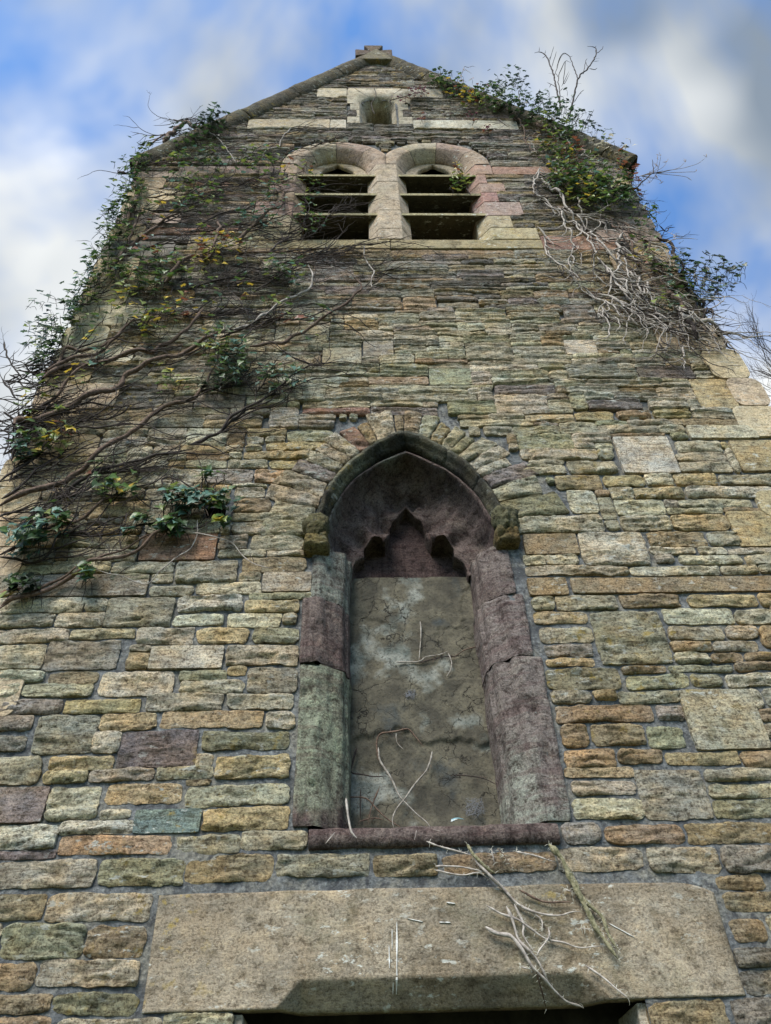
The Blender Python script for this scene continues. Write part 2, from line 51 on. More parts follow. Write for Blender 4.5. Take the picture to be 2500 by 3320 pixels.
HOLE=[(18.0,'m',[(-1.804,3.935),(-1.772,3.971),(-1.728,3.998),(-1.643,4.034),(-1.593,4.071),(-1.538,4.118),(-1.48,4.156),(-1.431,4.205),(-1.358,4.224),(-1.304,4.258),(-1.256,4.288),(-1.204,4.303),(-1.151,4.355),(-1.105,4.407),(-1.064,4.45),(-1.046,4.538),(-1.022,4.594),(-0.96,4.616),(-0.882,4.592),(-0.85,4.535)]),(12.0,'m',[(-1.8,3.921),(-1.741,4.016),(-1.661,4.072),(-1.584,4.119),(-1.51,4.156),(-1.454,4.205),(-1.401,4.245),(-1.343,4.295),(-1.279,4.325),(-1.23,4.356),(-1.173,4.387),(-1.115,4.418)]),(11.0,'m',[(-1.056,4.549),(-0.985,4.565),(-0.913,4.576),(-0.861,4.558)]),(9.0,'k',[(-1.279,4.442),(-1.213,4.474),(-1.114,4.505),(-1.015,4.493),(-0.892,4.486),(-0.839,4.513),(-0.785,4.534)]),(9.0,'k',[(-1.149,4.808),(-1.168,4.87),(-1.129,4.894),(-1.08,4.856),(-1.019,4.794),(-0.955,4.757),(-0.884,4.732),(-0.844,4.684)]),(6.0,'k',[(-1.149,4.808),(-1.124,4.712),(-1.101,4.723)]),(7.0,'k',[(-1.107,4.712),(-1.122,4.653),(-1.103,4.539),(-1.12,4.451),(-1.125,4.386)]),(6.0,'w',[(-0.915,4.536),(-0.9,4.426),(-0.92,4.341),(-0.956,4.268),(-1.001,4.208),(-1.053,4.149),(-1.105,4.101),(-1.182,4.112),(-1.247,4.133),(-1.308,4.134),(-1.383,4.164)]),(5.0,'w',[(-1.006,4.438),(-0.923,4.415),(-0.84,4.392),(-0.757,4.37),(-0.691,4.348),(-0.655,4.305),(-0.613,4.243),(-0.543,4.191),(-0.463,4.16)]),(6.0,'k',[(-0.918,4.733),(-0.931,4.867),(-0.965,5.02),(-1.022,5.113)]),(6.0,'k',[(-0.928,4.745),(-0.893,4.805),(-0.912,4.879)]),(6.0,'k',[(-0.829,4.696),(-0.855,4.768),(-0.809,4.816),(-0.789,4.865)]),(6.0,'k',[(-1.302,4.726),(-1.243,4.678),(-1.17,4.642),(-1.102,4.63)]),(6.0,'k',[(-1.118,4.882),(-1.07,4.795),(-1.096,4.795),(-1.069,4.844)]),(6.0,'k',[(-1.305,4.575),(-1.296,4.486),(-1.322,4.421)]),(5.0,'k',[(-1.418,4.317),(-1.404,4.224)]),(5.0,'k',[(-1.367,4.368),(-1.337,4.284)]),(5.0,'k',[(-1.308,4.389),(-1.275,4.304)]),(5.0,'k',[(-0.953,4.806),(-0.973,4.71),(-1.012,4.746)])]
RIGHT=[(12.0,'w',[(1.756,9.117),(1.68,8.915),(1.636,8.689),(1.671,8.565),(1.738,8.474),(1.766,8.325),(1.793,8.18),(1.788,8.012),(1.808,7.849),(1.816,7.692),(1.768,7.514),(1.698,7.343),(1.696,7.179)]),(10.0,'w',[(1.542,7.943),(1.584,7.849),(1.578,7.666),(1.574,7.465),(1.609,7.32),(1.647,7.202),(1.691,7.122)]),(16.0,'w',[(1.745,9.049),(1.804,8.85),(1.826,8.659),(1.856,8.444),(1.863,8.267),(1.901,8.124),(1.939,7.985),(1.976,7.849),(2.006,7.692),(2.035,7.539),(2.081,7.416),(2.126,7.296)]),(12.0,'w',[(1.687,8.413),(1.742,8.266),(1.811,8.209),(1.877,8.068),(1.92,7.957),(1.933,7.77),(1.946,7.59),(1.968,7.465),(1.916,7.392),(1.892,7.225),(1.886,7.087)]),(17.0,'w',[(2.272,7.85),(2.208,7.744),(2.172,7.565),(2.13,7.416),(2.09,7.248),(2.015,7.133),(1.955,6.975),(1.919,6.845)]),(14.0,'m',[(2.246,8.182),(2.233,7.986),(2.292,7.931)]),(14.0,'m',[(2.308,8.0),(2.357,7.931),(2.323,7.718),(2.278,7.515),(2.278,7.367),(2.283,7.201),(2.319,7.109),(2.318,6.975),(2.323,6.822)]),(12.0,'w',[(1.749,6.998),(1.8,6.91),(1.841,6.781),(1.891,6.697),(1.955,6.636),(2.009,6.535),(2.055,6.455),(2.138,6.475)]),(14.0,'w',[(1.842,6.888),(1.926,6.802),(1.993,6.697),(2.046,6.595),(2.12,6.534),(2.193,6.474),(2.265,6.415),(2.298,6.338)]),(14.0,'w',[(2.009,7.11),(2.043,6.953),(2.081,6.823),(2.111,6.717),(2.153,6.614),(2.209,6.534),(2.254,6.454)]),(10.0,'w',[(2.112,7.042),(2.075,6.844),(2.089,6.718),(2.053,6.574)]),(12.0,'w',[(2.23,7.132),(2.183,6.953),(2.173,6.823),(2.208,6.696),(2.248,6.594),(2.304,6.513)]),(12.0,'w',[(2.265,7.041),(2.248,6.844),(2.265,6.696),(2.276,6.574)]),(24.0,'w',[(2.344,6.614),(2.4,6.614),(2.427,6.513),(2.494,6.444),(2.595,6.414),(2.653,6.356),(2.682,6.28)]),(13.0,'w',[(2.361,6.634),(2.406,6.634),(2.365,6.474),(2.355,6.348)]),(30.0,'m',[(2.398,6.844),(2.417,6.93),(2.477,6.996),(2.543,7.019)]),(26.0,'m',[(2.411,6.887),(2.425,6.737),(2.423,6.613),(2.433,6.533)]),(24.0,'k',[(2.415,6.473),(2.418,6.338),(2.421,6.244)]),(18.0,'k',[(2.555,7.797),(2.658,7.798),(2.664,7.641),(2.607,7.465),(2.601,7.295),(2.564,7.132),(2.572,6.996),(2.612,6.822),(2.666,6.737),(2.636,6.572),(2.586,6.453)]),(16.0,'k',[(2.628,6.8),(2.618,6.695),(2.555,6.532),(2.508,6.453)]),(10.0,'k',[(2.551,6.737),(2.547,6.613),(2.578,6.532),(2.584,6.414)]),(8.0,'k',[(2.674,6.726),(2.703,6.674),(2.721,6.592)]),(6.0,'k',[(2.668,6.779),(2.779,6.908),(2.858,6.985)]),(7.0,'k',[(2.62,7.987),(2.693,8.015),(2.774,8.113),(2.847,8.113)]),(9.0,'k',[(2.605,6.375),(2.658,6.337),(2.642,6.224),(2.692,6.214),(2.666,6.123)]),(7.0,'w',[(2.216,6.435),(2.189,6.32),(2.126,6.19),(2.075,6.082)]),(7.0,'w',[(2.287,6.301),(2.313,6.207),(2.355,6.134),(2.386,6.062)]),(8.0,'w',[(1.886,6.802),(1.861,6.718),(1.809,6.636),(1.758,6.556)]),(12.0,'w',[(2.004,8.505),(1.989,8.297),(1.981,8.124),(2.024,7.958),(2.003,7.796)]),(12.0,'w',[(2.198,8.386),(2.166,8.125),(2.175,7.931),(2.227,7.823)]),(11.0,'w',[(1.798,8.354),(1.865,8.209),(1.941,8.124),(2.019,7.93),(2.104,7.85),(2.151,7.718)]),(11.0,'w',[(1.945,7.416),(1.992,7.296),(2.025,7.179),(2.105,7.11),(2.171,7.042),(2.212,6.975)]),(11.0,'w',[(2.126,7.296),(2.145,7.178),(2.2,7.064),(2.23,6.953),(2.242,6.78),(2.282,6.634)]),(12.0,'m',[(2.361,7.744),(2.417,7.615),(2.42,7.44),(2.485,7.319),(2.542,7.178)]),(12.0,'m',[(2.406,7.718),(2.421,7.49),(2.374,7.225),(2.395,6.997),(2.399,6.887)]),(10.0,'w',[(2.197,7.49),(2.18,7.319),(2.122,7.132),(2.125,6.953),(2.116,6.78)]),(11.0,'w',[(1.987,7.272),(2.017,7.042),(2.057,6.866),(2.094,6.738),(2.169,6.676),(2.22,6.574)]),(9.0,'w',[(2.311,6.738),(2.299,6.614),(2.309,6.454),(2.397,6.415),(2.495,6.376)]),(9.0,'k',[(2.621,8.388),(2.556,8.299),(2.578,8.126),(2.614,8.014)]),(10.0,'w',[(2.104,7.514),(2.215,7.565),(2.265,7.416),(2.351,7.319),(2.421,7.132)]),(9.0,'w',[(1.966,6.823),(2.037,6.739),(2.096,6.615),(2.16,6.514),(2.232,6.377),(2.292,6.282)]),(13.0,'w',[(2.127,10.52),(2.108,10.296),(2.125,10.079),(2.205,9.993),(2.209,9.804),(2.304,9.605)]),(10.0,'m',[(1.634,10.745),(1.729,10.591),(1.77,10.291),(1.754,10.004),(1.739,9.731),(1.787,9.535)]),(8.0,'m',[(1.964,10.113),(1.859,10.058),(1.751,9.9)]),(24.0,'m',[(1.911,10.293),(1.992,10.113),(2.085,9.939)]),(10.0,'w',[(1.787,9.222),(1.697,8.983),(1.634,8.671),(1.672,8.536)]),(8.0,'w',[(1.904,9.601),(1.905,9.377),(1.942,9.223)]),(7.0,'k',[(1.507,10.435),(1.549,10.325),(1.596,10.252)]),(9.0,'m',[(2.182,9.803),(2.105,9.538),(2.017,9.285)]),(9.0,'w',[(2.184,9.539),(2.199,9.225),(2.213,9.045),(2.32,8.958),(2.369,8.844)]),(8.0,'w',[(2.379,9.106),(2.383,8.959),(2.326,8.815)]),(5.0,'m',[(1.325,11.404),(1.275,11.67),(1.266,11.901),(1.316,12.093),(1.405,12.168),(1.494,12.244)]),(6.0,'m',[(1.839,10.949),(1.875,11.242),(1.973,11.639)]),(6.0,'m',[(1.653,11.111),(1.647,11.41),(1.736,11.5),(1.886,11.683)])]
BARE=[(17.0,'k',[(2.407,11.242),(2.455,11.627),(2.489,12.034),(2.543,12.516),(2.583,13.086),(2.578,13.415),(2.516,13.526),(2.444,13.451)]),(6.0,'k',[(2.516,13.526),(2.558,13.729)]),(6.0,'k',[(2.578,13.415),(2.627,13.615)]),(6.0,'k',[(2.583,13.359),(2.512,13.236)]),(7.0,'k',[(2.543,12.516),(2.578,12.617),(2.686,12.876),(2.734,12.903)]),(6.0,'k',[(2.583,13.086),(2.662,13.278)]),(6.0,'k',[(2.575,13.139),(2.64,13.305)]),(10.0,'k',[(2.447,11.539),(2.522,11.988),(2.593,12.467),(2.681,12.619),(2.749,12.57)]),(7.0,'k',[(2.69,12.619),(2.615,12.225),(2.665,12.178)]),(6.0,'k',[(2.593,12.467),(2.587,12.617)]),(17.0,'k',[(2.423,10.998),(2.548,11.37),(2.718,11.946),(2.911,12.327),(3.07,12.678),(3.184,13.046),(3.201,13.209),(3.105,13.261)]),(7.0,'k',[(3.167,12.966),(3.267,13.102),(3.331,13.295)]),(6.0,'k',[(3.104,12.756),(3.165,12.757)]),(7.0,'k',[(2.942,12.352),(3.007,12.305),(3.053,12.379)]),(10.0,'k',[(2.718,11.946),(2.754,12.421),(2.776,12.8),(2.704,12.929),(2.637,12.849)]),(6.0,'k',[(2.776,12.8),(2.829,12.853)]),(7.0,'k',[(2.822,12.134),(2.937,12.574),(3.0,12.754)]),(6.0,'k',[(2.94,12.425),(2.942,12.6)]),(7.0,'k',[(2.506,12.081),(2.457,12.222),(2.415,12.269)]),(6.0,'k',[(2.457,12.222),(2.407,12.079)]),(6.0,'k',[(2.439,11.759),(2.367,11.758)]),(7.0,'k',[(2.439,11.626),(2.344,11.409)]),(7.0,'k',[(2.618,11.564),(2.661,11.5),(2.709,11.544)]),(6.0,'k',[(2.661,11.5),(2.643,11.414)]),(6.0,'k',[(2.678,11.786),(2.727,11.787)]),(7.0,'k',[(2.479,11.627),(2.579,11.651)]),(6.0,'k',[(2.526,11.965),(2.58,12.082)]),(6.0,'k',[(2.581,12.874),(2.653,13.034)]),(6.0,'k',[(2.552,12.616),(2.497,12.64)]),(7.0,'k',[(2.407,11.242),(2.372,11.304)]),(6.0,'k',[(2.573,12.129),(2.657,12.226)]),(6.0,'k',[(3.051,12.627),(3.134,12.654)]),(6.0,'k',[(3.201,13.209),(3.237,13.292)])]
STUBS=[(8.0,'k',[(2.188,11.136),(2.214,11.517),(2.211,11.693),(2.249,11.897)]),(6.0,'k',[(2.205,11.604),(2.184,11.67)]),(9.0,'k',[(2.461,10.742),(2.574,11.081)]),(8.0,'k',[(2.552,10.61),(2.62,10.901)]),(7.0,'k',[(2.564,10.667),(2.692,10.922)])]
SIDE=[(11.0,'k',[(2.657,8.86),(2.795,9.057),(2.905,9.193),(3.045,9.211)]),(8.0,'k',[(2.92,9.193),(2.968,9.402),(2.999,9.545)]),(6.0,'k',[(2.925,9.21),(3.034,9.28)]),(6.0,'k',[(2.795,9.057),(2.79,9.151)]),(6.0,'k',[(2.948,9.159),(2.976,9.125)]),(6.0,'k',[(2.85,9.124),(2.901,9.261)])]
NICHE=[(4.0,'g',[(0.311,4.049),(0.311,3.976),(0.302,3.905),(0.291,3.802)]),(4.0,'g',[(0.169,3.793),(0.286,3.797),(0.327,3.824),(0.396,3.834),(0.447,3.856)]),(3.0,'k',[(0.285,3.785),(0.384,3.812),(0.434,3.822),(0.483,3.821)]),(4.0,'g',[(0.446,3.845),(0.46,3.788),(0.451,3.732),(0.429,3.705)]),(4.0,'m',[(0.607,3.882),(0.536,3.861),(0.483,3.827),(0.444,3.822)]),(5.0,'m',[(0.066,3.254),(0.059,3.348),(0.082,3.391),(0.128,3.4),(0.164,3.405),(0.21,3.413),(0.244,3.374),(0.285,3.315)]),(5.0,'g',[(0.067,3.32),(0.07,3.254),(0.104,3.198),(0.136,3.135),(0.159,3.073),(0.208,3.02),(0.264,2.969),(0.294,2.931)]),(5.0,'g',[(0.324,3.295),(0.312,3.249),(0.286,3.194),(0.24,3.141),(0.194,3.081),(0.149,3.03),(0.122,2.972),(0.125,2.931)]),(4.0,'k',[(-0.035,3.322),(-0.057,3.247),(-0.061,3.193),(0.008,3.182),(0.103,3.176)]),(3.0,'k',[(-0.018,3.12),(-0.023,3.042),(-0.019,2.975)]),(4.0,'m',[(-0.095,3.078),(-0.036,3.077),(0.007,3.068),(0.048,3.024),(0.105,2.972),(0.17,2.93)]),(4.0,'m',[(-0.028,2.967),(0.039,2.982),(0.08,2.973)]),(4.0,'m',[(0.067,3.119),(0.032,3.041),(0.014,2.958)]),(3.0,'g',[(0.155,3.4),(0.157,3.346),(0.187,3.308)]),(3.0,'k',[(0.415,3.174),(0.502,3.167),(0.561,3.152),(0.61,3.125)])]
SILLV=[(5.0,'w',[(-0.079,2.94),(-0.067,2.851),(-0.055,2.799),(-0.033,2.776)]),(3.0,'w',[(-0.122,2.8),(-0.159,2.757)]),(4.0,'w',[(0.207,2.8),(0.197,2.764)]),(4.0,'w',[(0.275,2.802),(0.304,2.794)])]
LINT=[(14.0,'M',[(0.735,2.737),(0.759,2.709),(0.78,2.673),(0.796,2.612),(0.812,2.552),(0.836,2.493),(0.859,2.436),(0.891,2.38),(0.921,2.326)]),(11.0,'M',[(0.778,2.664),(0.807,2.62),(0.824,2.568),(0.857,2.509),(0.892,2.467),(0.898,2.411),(0.92,2.356)]),(9.0,'M',[(0.408,2.745),(0.431,2.699),(0.464,2.663),(0.506,2.631)]),(7.0,'w',[(0.43,2.69),(0.478,2.628),(0.527,2.584),(0.566,2.541),(0.607,2.515),(0.666,2.493),(0.727,2.483),(0.816,2.484)]),(5.0,'w',[(0.275,2.665),(0.362,2.661),(0.443,2.646),(0.479,2.632)]),(5.0,'w',[(0.274,2.65),(0.351,2.635),(0.442,2.628),(0.486,2.619)]),(5.0,'w',[(0.245,2.762),(0.304,2.738),(0.368,2.718),(0.43,2.695)]),(5.0,'w',[(0.6,2.713),(0.654,2.698),(0.707,2.684),(0.758,2.681)]),(5.0,'w',[(0.457,2.522),(0.506,2.493),(0.566,2.475),(0.614,2.442),(0.677,2.401),(0.758,2.372),(0.88,2.373)]),(8.0,'w',[(0.448,2.446),(0.488,2.421),(0.539,2.408),(0.577,2.372),(0.603,2.318),(0.647,2.28),(0.683,2.243),(0.728,2.216),(0.789,2.19)]),(7.0,'w',[(0.536,2.516),(0.556,2.467),(0.573,2.403),(0.609,2.356),(0.643,2.302),(0.67,2.265)]),(5.0,'w',[(0.568,2.524),(0.589,2.45),(0.583,2.411),(0.617,2.356)]),(4.0,'w',[(0.684,2.44),(0.683,2.409),(0.641,2.371),(0.625,2.348)]),(4.0,'w',[(0.559,2.312),(0.592,2.304)]),(4.0,'w',[(0.582,2.524),(0.623,2.498),(0.663,2.473),(0.652,2.433)]),(5.0,'m',[(0.594,2.574),(0.648,2.543),(0.716,2.525),(0.797,2.523)]),(4.0,'m',[(0.616,2.296),(0.633,2.244),(0.657,2.193)]),(3.0,'m',[(0.527,2.728),(0.559,2.687),(0.581,2.643)]),(3.0,'w',[(0.504,2.729),(0.511,2.671)]),(3.0,'w',[(0.806,2.433),(0.849,2.428)]),(4.0,'w',[(0.798,2.31),(0.863,2.26),(0.929,2.201)]),(3.0,'w',[(0.771,2.574),(0.812,2.556)])]
MARKS=[((0.116,2.475),(0.107,2.247),3.0),((0.096,2.28),(0.094,2.247),1.6),((0.084,2.397),(0.083,2.321),1.8),((0.097,2.452),(0.095,2.381),1.0),((0.276,2.471),(0.32,2.469),1.4),((0.158,2.486),(0.214,2.474),1.2),((0.31,2.54),(0.343,2.535),1.6),((0.92,2.452),(1.006,2.402),1.2)]
CLUMPS={'left':[(-2.156,9.221,0.085,0.354,55,'d'),(-2.134,8.823,0.109,0.329,95,'d'),(-2.055,8.424,0.105,0.304,85,'d'),(-2.012,8.082,0.089,0.283,65,'d'),(-2.088,7.788,0.073,0.211,50,'d'),(-2.106,7.535,0.072,0.201,50,'d'),(-2.018,7.296,0.105,0.142,55,'d'),(-1.576,10.37,0.063,0.171,35,'k'),(-1.514,10.123,0.085,0.164,55,'k'),(-1.591,10.002,0.092,0.16,30,'k'),(-1.762,9.921,0.091,0.158,28,'k'),(-1.725,9.471,0.088,0.221,35,'g'),(-1.659,9.225,0.071,0.175,18,'g'),(-1.442,9.091,0.084,0.136,18,'g'),(-1.423,9.511,0.073,0.184,25,'k'),(-1.203,9.229,0.286,0.14,55,'g'),(-1.009,9.301,0.115,0.142,28,'g'),(-0.591,9.031,0.085,0.169,20,'o'),(-0.411,8.74,0.055,0.16,14,'g'),(-1.568,8.701,0.081,0.126,22,'g'),(-1.45,8.339,0.144,0.148,50,'g'),(-1.326,8.609,0.054,0.093,16,'g'),(-1.745,8.083,0.063,0.055,10,'y'),(-0.987,8.03,0.076,0.111,20,'b'),(-0.772,8.059,0.089,0.111,28,'b'),(-0.461,8.286,0.079,0.267,22,'g'),(-0.409,7.95,0.102,0.082,20,'g'),(-1.163,7.586,0.097,0.152,40,'y'),(-1.71,8.826,0.082,0.097,18,'g'),(-0.752,8.706,0.096,0.127,20,'g'),(-0.807,8.521,0.081,0.091,14,'b'),(-1.677,7.414,0.06,0.122,20,'o'),(-1.619,7.091,0.172,0.136,75,'g'),(-1.808,7.181,0.092,0.092,32,'g'),(-1.508,7.25,0.094,0.117,28,'g'),(-1.285,7.158,0.07,0.115,16,'o'),(-0.66,7.18,0.07,0.069,14,'g'),(-0.49,7.045,0.058,0.09,14,'g'),(-1.714,7.487,0.048,0.049,6,'b'),(-2.166,9.576,0.073,0.111,14,'g'),(-1.99,7.788,0.074,0.158,25,'d'),(-2.142,8.278,0.064,0.175,28,'d'),(-2.38,6.738,0.054,0.083,14,'k'),(-2.181,6.597,0.086,0.182,75,'d'),(-2.22,6.386,0.094,0.153,85,'d'),(-2.368,6.539,0.043,0.059,15,'d'),(-2.227,6.149,0.06,0.108,35,'d'),(-2.157,6.149,0.082,0.107,35,'d'),(-2.05,6.676,0.087,0.123,45,'g'),(-2.109,6.926,0.067,0.152,45,'d'),(-2.033,7.034,0.09,0.088,30,'g'),(-1.732,6.716,0.066,0.103,32,'l'),(-1.602,6.968,0.079,0.087,38,'g'),(-1.464,6.496,0.096,0.079,34,'l'),(-1.504,6.363,0.052,0.076,20,'l'),(-1.324,6.694,0.066,0.062,16,'y'),(-1.96,6.479,0.064,0.058,14,'g'),(-1.739,5.956,0.05,0.051,10,'b'),(-1.248,5.692,0.058,0.08,18,'l'),(-1.02,6.106,0.051,0.089,14,'l'),(-0.884,6.071,0.061,0.088,24,'b'),(-0.935,5.737,0.087,0.048,24,'k'),(-2.122,5.501,0.047,0.045,15,'l'),(-1.776,5.233,0.031,0.028,10,'y'),(-1.905,5.146,0.062,0.054,26,'l'),(-1.993,5.054,0.044,0.04,16,'b'),(-1.854,5.776,0.039,0.033,8,'l'),(-1.001,6.286,0.063,0.075,18,'g'),(-0.835,5.9,0.059,0.067,18,'g'),(-2.319,6.293,0.031,0.046,6,'d'),(-1.89,5.396,0.037,0.029,6,'l'),(-2.031,5.683,0.047,0.047,10,'o'),(-1.891,6.273,0.031,0.037,6,'o'),(-1.122,7.492,0.145,0.124,30,'y'),(-0.652,7.139,0.07,0.069,16,'g'),(-0.507,7.027,0.046,0.045,10,'b'),(-0.87,6.876,0.034,0.043,8,'y'),(-0.696,6.813,0.044,0.042,8,'o'),(-1.039,6.086,0.051,0.089,16,'g'),(-0.855,6.085,0.061,0.071,24,'b'),(-0.842,5.863,0.059,0.067,20,'b'),(-0.935,5.734,0.068,0.04,20,'k'),(-0.539,5.779,0.098,0.082,46,'b'),(-0.533,6.508,0.043,0.04,10,'o'),(-0.357,6.28,0.026,0.028,5,'g'),(-0.237,6.546,0.022,0.02,3,'g'),(-1.036,6.669,0.033,0.041,5,'o'),(-1.184,6.877,0.067,0.086,14,'g'),(-0.415,6.512,0.013,0.016,1,'r'),(-0.903,7.095,0.07,0.067,8,'b'),(-1.632,4.526,0.057,0.033,18,'g'),(-1.684,4.45,0.048,0.032,18,'b'),(-1.761,4.386,0.071,0.043,30,'b'),(-1.821,4.324,0.054,0.042,22,'b'),(-1.697,4.323,0.031,0.021,8,'k'),(-1.456,4.754,0.05,0.036,18,'g'),(-1.336,4.74,0.05,0.024,10,'l'),(-1.585,4.877,0.003,0.005,1,'r'),(-1.53,4.952,0.009,0.01,2,'g'),(-1.989,5.1,0.071,0.04,10,'b')],'hole':[(-0.923,4.664,0.166,0.053,70,'b'),(-1.05,4.677,0.05,0.06,26,'g'),(-0.805,4.651,0.041,0.035,16,'g'),(-1.179,4.519,0.049,0.028,12,'b'),(-1.05,4.473,0.048,0.056,24,'b'),(-0.976,4.461,0.024,0.022,6,'b'),(-1.268,4.438,0.024,0.022,6,'b'),(-1.434,4.167,0.045,0.02,10,'g'),(-1.418,4.113,0.03,0.019,6,'b'),(-1.751,4.084,0.053,0.049,16,'k'),(-1.675,4.055,0.022,0.024,6,'k'),(-1.752,4.037,0.015,0.014,3,'y'),(-0.765,4.513,0.017,0.029,5,'g'),(-0.776,4.475,0.008,0.011,2,'y'),(-0.856,4.862,0.051,0.012,5,'b'),(-0.91,4.881,0.013,0.019,3,'g')],'right':[(0.919,11.722,0.063,0.069,12,'d'),(0.971,11.587,0.093,0.091,28,'d'),(1.107,11.369,0.107,0.132,34,'d'),(1.238,11.157,0.135,0.171,44,'o'),(1.321,10.951,0.118,0.124,38,'o'),(1.498,10.954,0.119,0.208,55,'d'),(1.64,10.795,0.117,0.203,65,'d'),(1.827,10.68,0.131,0.24,85,'k'),(2.013,10.49,0.143,0.233,95,'d'),(2.171,10.343,0.114,0.227,65,'d'),(2.064,10.883,0.074,0.123,28,'k'),(1.565,11.377,0.069,0.178,28,'k'),(1.639,11.122,0.06,0.171,22,'k'),(1.767,11.514,0.07,0.135,22,'k'),(1.851,11.56,0.039,0.136,14,'k'),(1.94,11.428,0.039,0.225,20,'k'),(2.316,10.807,0.059,0.121,14,'k'),(2.404,10.236,0.071,0.073,18,'k'),(2.285,10.27,0.07,0.187,32,'g'),(2.08,9.844,0.095,0.208,45,'g'),(1.923,9.641,0.08,0.134,28,'o'),(2.045,9.513,0.159,0.196,55,'g'),(2.039,9.139,0.128,0.184,65,'o'),(1.932,8.903,0.124,0.176,60,'g'),(2.333,9.082,0.076,0.151,32,'g'),(2.385,8.708,0.099,0.17,50,'d'),(2.078,8.706,0.148,0.199,75,'g'),(2.597,8.966,0.05,0.27,38,'r'),(2.625,9.236,0.038,0.093,12,'o'),(2.606,9.919,0.055,0.105,12,'d'),(2.737,9.75,0.027,0.041,4,'k'),(2.584,9.616,0.147,0.099,26,'w'),(2.158,9.418,0.079,0.193,26,'r'),(2.408,9.986,0.083,0.106,20,'k'),(2.001,8.927,0.129,0.168,55,'g'),(1.921,8.732,0.099,0.162,38,'g'),(2.038,8.545,0.11,0.156,50,'l'),(2.109,8.364,0.082,0.151,36,'l'),(2.252,8.515,0.11,0.219,65,'g'),(2.397,8.547,0.083,0.22,50,'d'),(2.385,8.735,0.085,0.162,26,'g'),(2.202,8.798,0.113,0.164,36,'g'),(2.603,8.931,0.051,0.273,25,'r'),(2.408,8.365,0.054,0.121,22,'d'),(2.585,8.366,0.054,0.06,8,'k'),(2.496,8.077,0.08,0.114,20,'d'),(2.295,7.301,0.073,0.096,14,'y'),(2.403,7.254,0.061,0.071,16,'g'),(2.507,7.069,0.072,0.114,20,'g'),(2.343,6.7,0.068,0.106,24,'g'),(2.669,7.091,0.131,0.186,100,'k'),(2.821,7.23,0.109,0.107,70,'k'),(2.958,7.277,0.098,0.084,40,'k'),(3.068,7.349,0.056,0.085,24,'k'),(2.62,7.207,0.06,0.094,22,'k'),(2.572,6.742,0.018,0.031,3,'k'),(2.691,6.648,0.034,0.02,3,'k'),(2.355,7.533,0.037,0.025,4,'y'),(2.286,8.365,0.02,0.03,3,'y'),(2.457,7.778,0.077,0.106,14,'d'),(2.58,6.805,0.07,0.064,14,'k')],'belfry':[(0.96,9.13,0.044,0.121,14,'y'),(0.973,8.868,0.098,0.129,26,'l'),(0.896,8.699,0.036,0.055,6,'l')],'ocul':[(0.692,11.27,0.087,0.124,26,'R'),(0.459,11.026,0.076,0.095,14,'R'),(0.69,10.51,0.04,0.132,12,'R'),(1.387,10.161,0.056,0.083,12,'R'),(1.245,10.54,0.049,0.133,10,'R')]}
R = random.Random(7); rng = np.random.default_rng(7)
# ---------------------------------------------------------------- helpers
_lat = rng.random((256, 256))
def vn(x, y, s=0):
    x = np.asarray(x, float)+s*17.31; y = np.asarray(y, float)+s*9.73
    xi = np.floor(x).astype(int); yi = np.floor(y).astype(int); fx = x-xi; fy = y-yi
    fx = fx*fx*(3-2*fx); fy = fy*fy*(3-2*fy)
    g = lambda a, b: _lat[a & 255, b & 255]
    return (g(xi, yi)*(1-fx)+g(xi+1, yi)*fx)*(1-fy)+(g(xi, yi+1)*(1-fx)+g(xi+1, yi+1)*fx)*fy
def fbm(x, y, s=0, o=4, gain=.5):
    a = 1; t = 0; n = 0
    for i in range(o):
        n = n+a*vn(x*2**i, y*2**i, s+i*3.1); t += a; a *= gain
    return n/t
def grid_faces(nu, nv, off=0):
    i = np.arange(nu)[None, :]; j = np.arange(nv)[:, None]; a = j*(nu+1)+i+off
    return np.stack([a, a+1, a+nu+2, a+nu+1], -1).reshape(-1, 4)
def add_attr(me, C):
    a = me.color_attributes.new('tone', 'FLOAT_COLOR', 'POINT'); a.data.foreach_set('color', np.asarray(C, np.float32).ravel())
def mesh_np(name, V, F, mat, parent=None, C=None, origin=None, smooth=True, mi=None):
    V = np.asarray(V, float); F = np.asarray(F)
    if origin is None: origin = V.mean(0) if parent is not None else np.zeros(3)
    me = bpy.data.meshes.new(name); k = F.shape[1]
    me.vertices.add(len(V)); me.vertices.foreach_set('co', (V-origin).ravel())
    me.loops.add(F.size); me.loops.foreach_set('vertex_index', F.ravel().astype(np.int32))
    me.polygons.add(len(F)); me.polygons.foreach_set('loop_start', np.arange(0, F.size, k, dtype=np.int32))
    me.polygons.foreach_set('loop_total', np.full(len(F), k, np.int32))
    if smooth: me.polygons.foreach_set('use_smooth', np.ones(len(F), bool))
    for m in (mat if isinstance(mat, (list, tuple)) else [mat]): me.materials.append(m)
    if mi is not None: me.polygons.foreach_set('material_index', np.asarray(mi, np.int32))
    me.update(calc_edges=True)
    if C is not None: add_attr(me, C)
    o = bpy.data.objects.new(name, me); COL.objects.link(o)
    o.location = origin
    if parent is not None: attach(o, parent)
    return o
def wloc(o):
    p = Vector((0, 0, 0))
    while o is not None: p += o.location; o = o.parent
    return p
def attach(o, parent):
    o.parent = parent; o.location = o.location-wloc(parent)
def thing(name, label, cat, loc, group=None):
    o = bpy.data.objects.new(name, None); COL.objects.link(o); o.location = loc; o.empty_display_size = .2
    o['label'] = label; o['category'] = cat
    if group: o['group'] = group
    return o
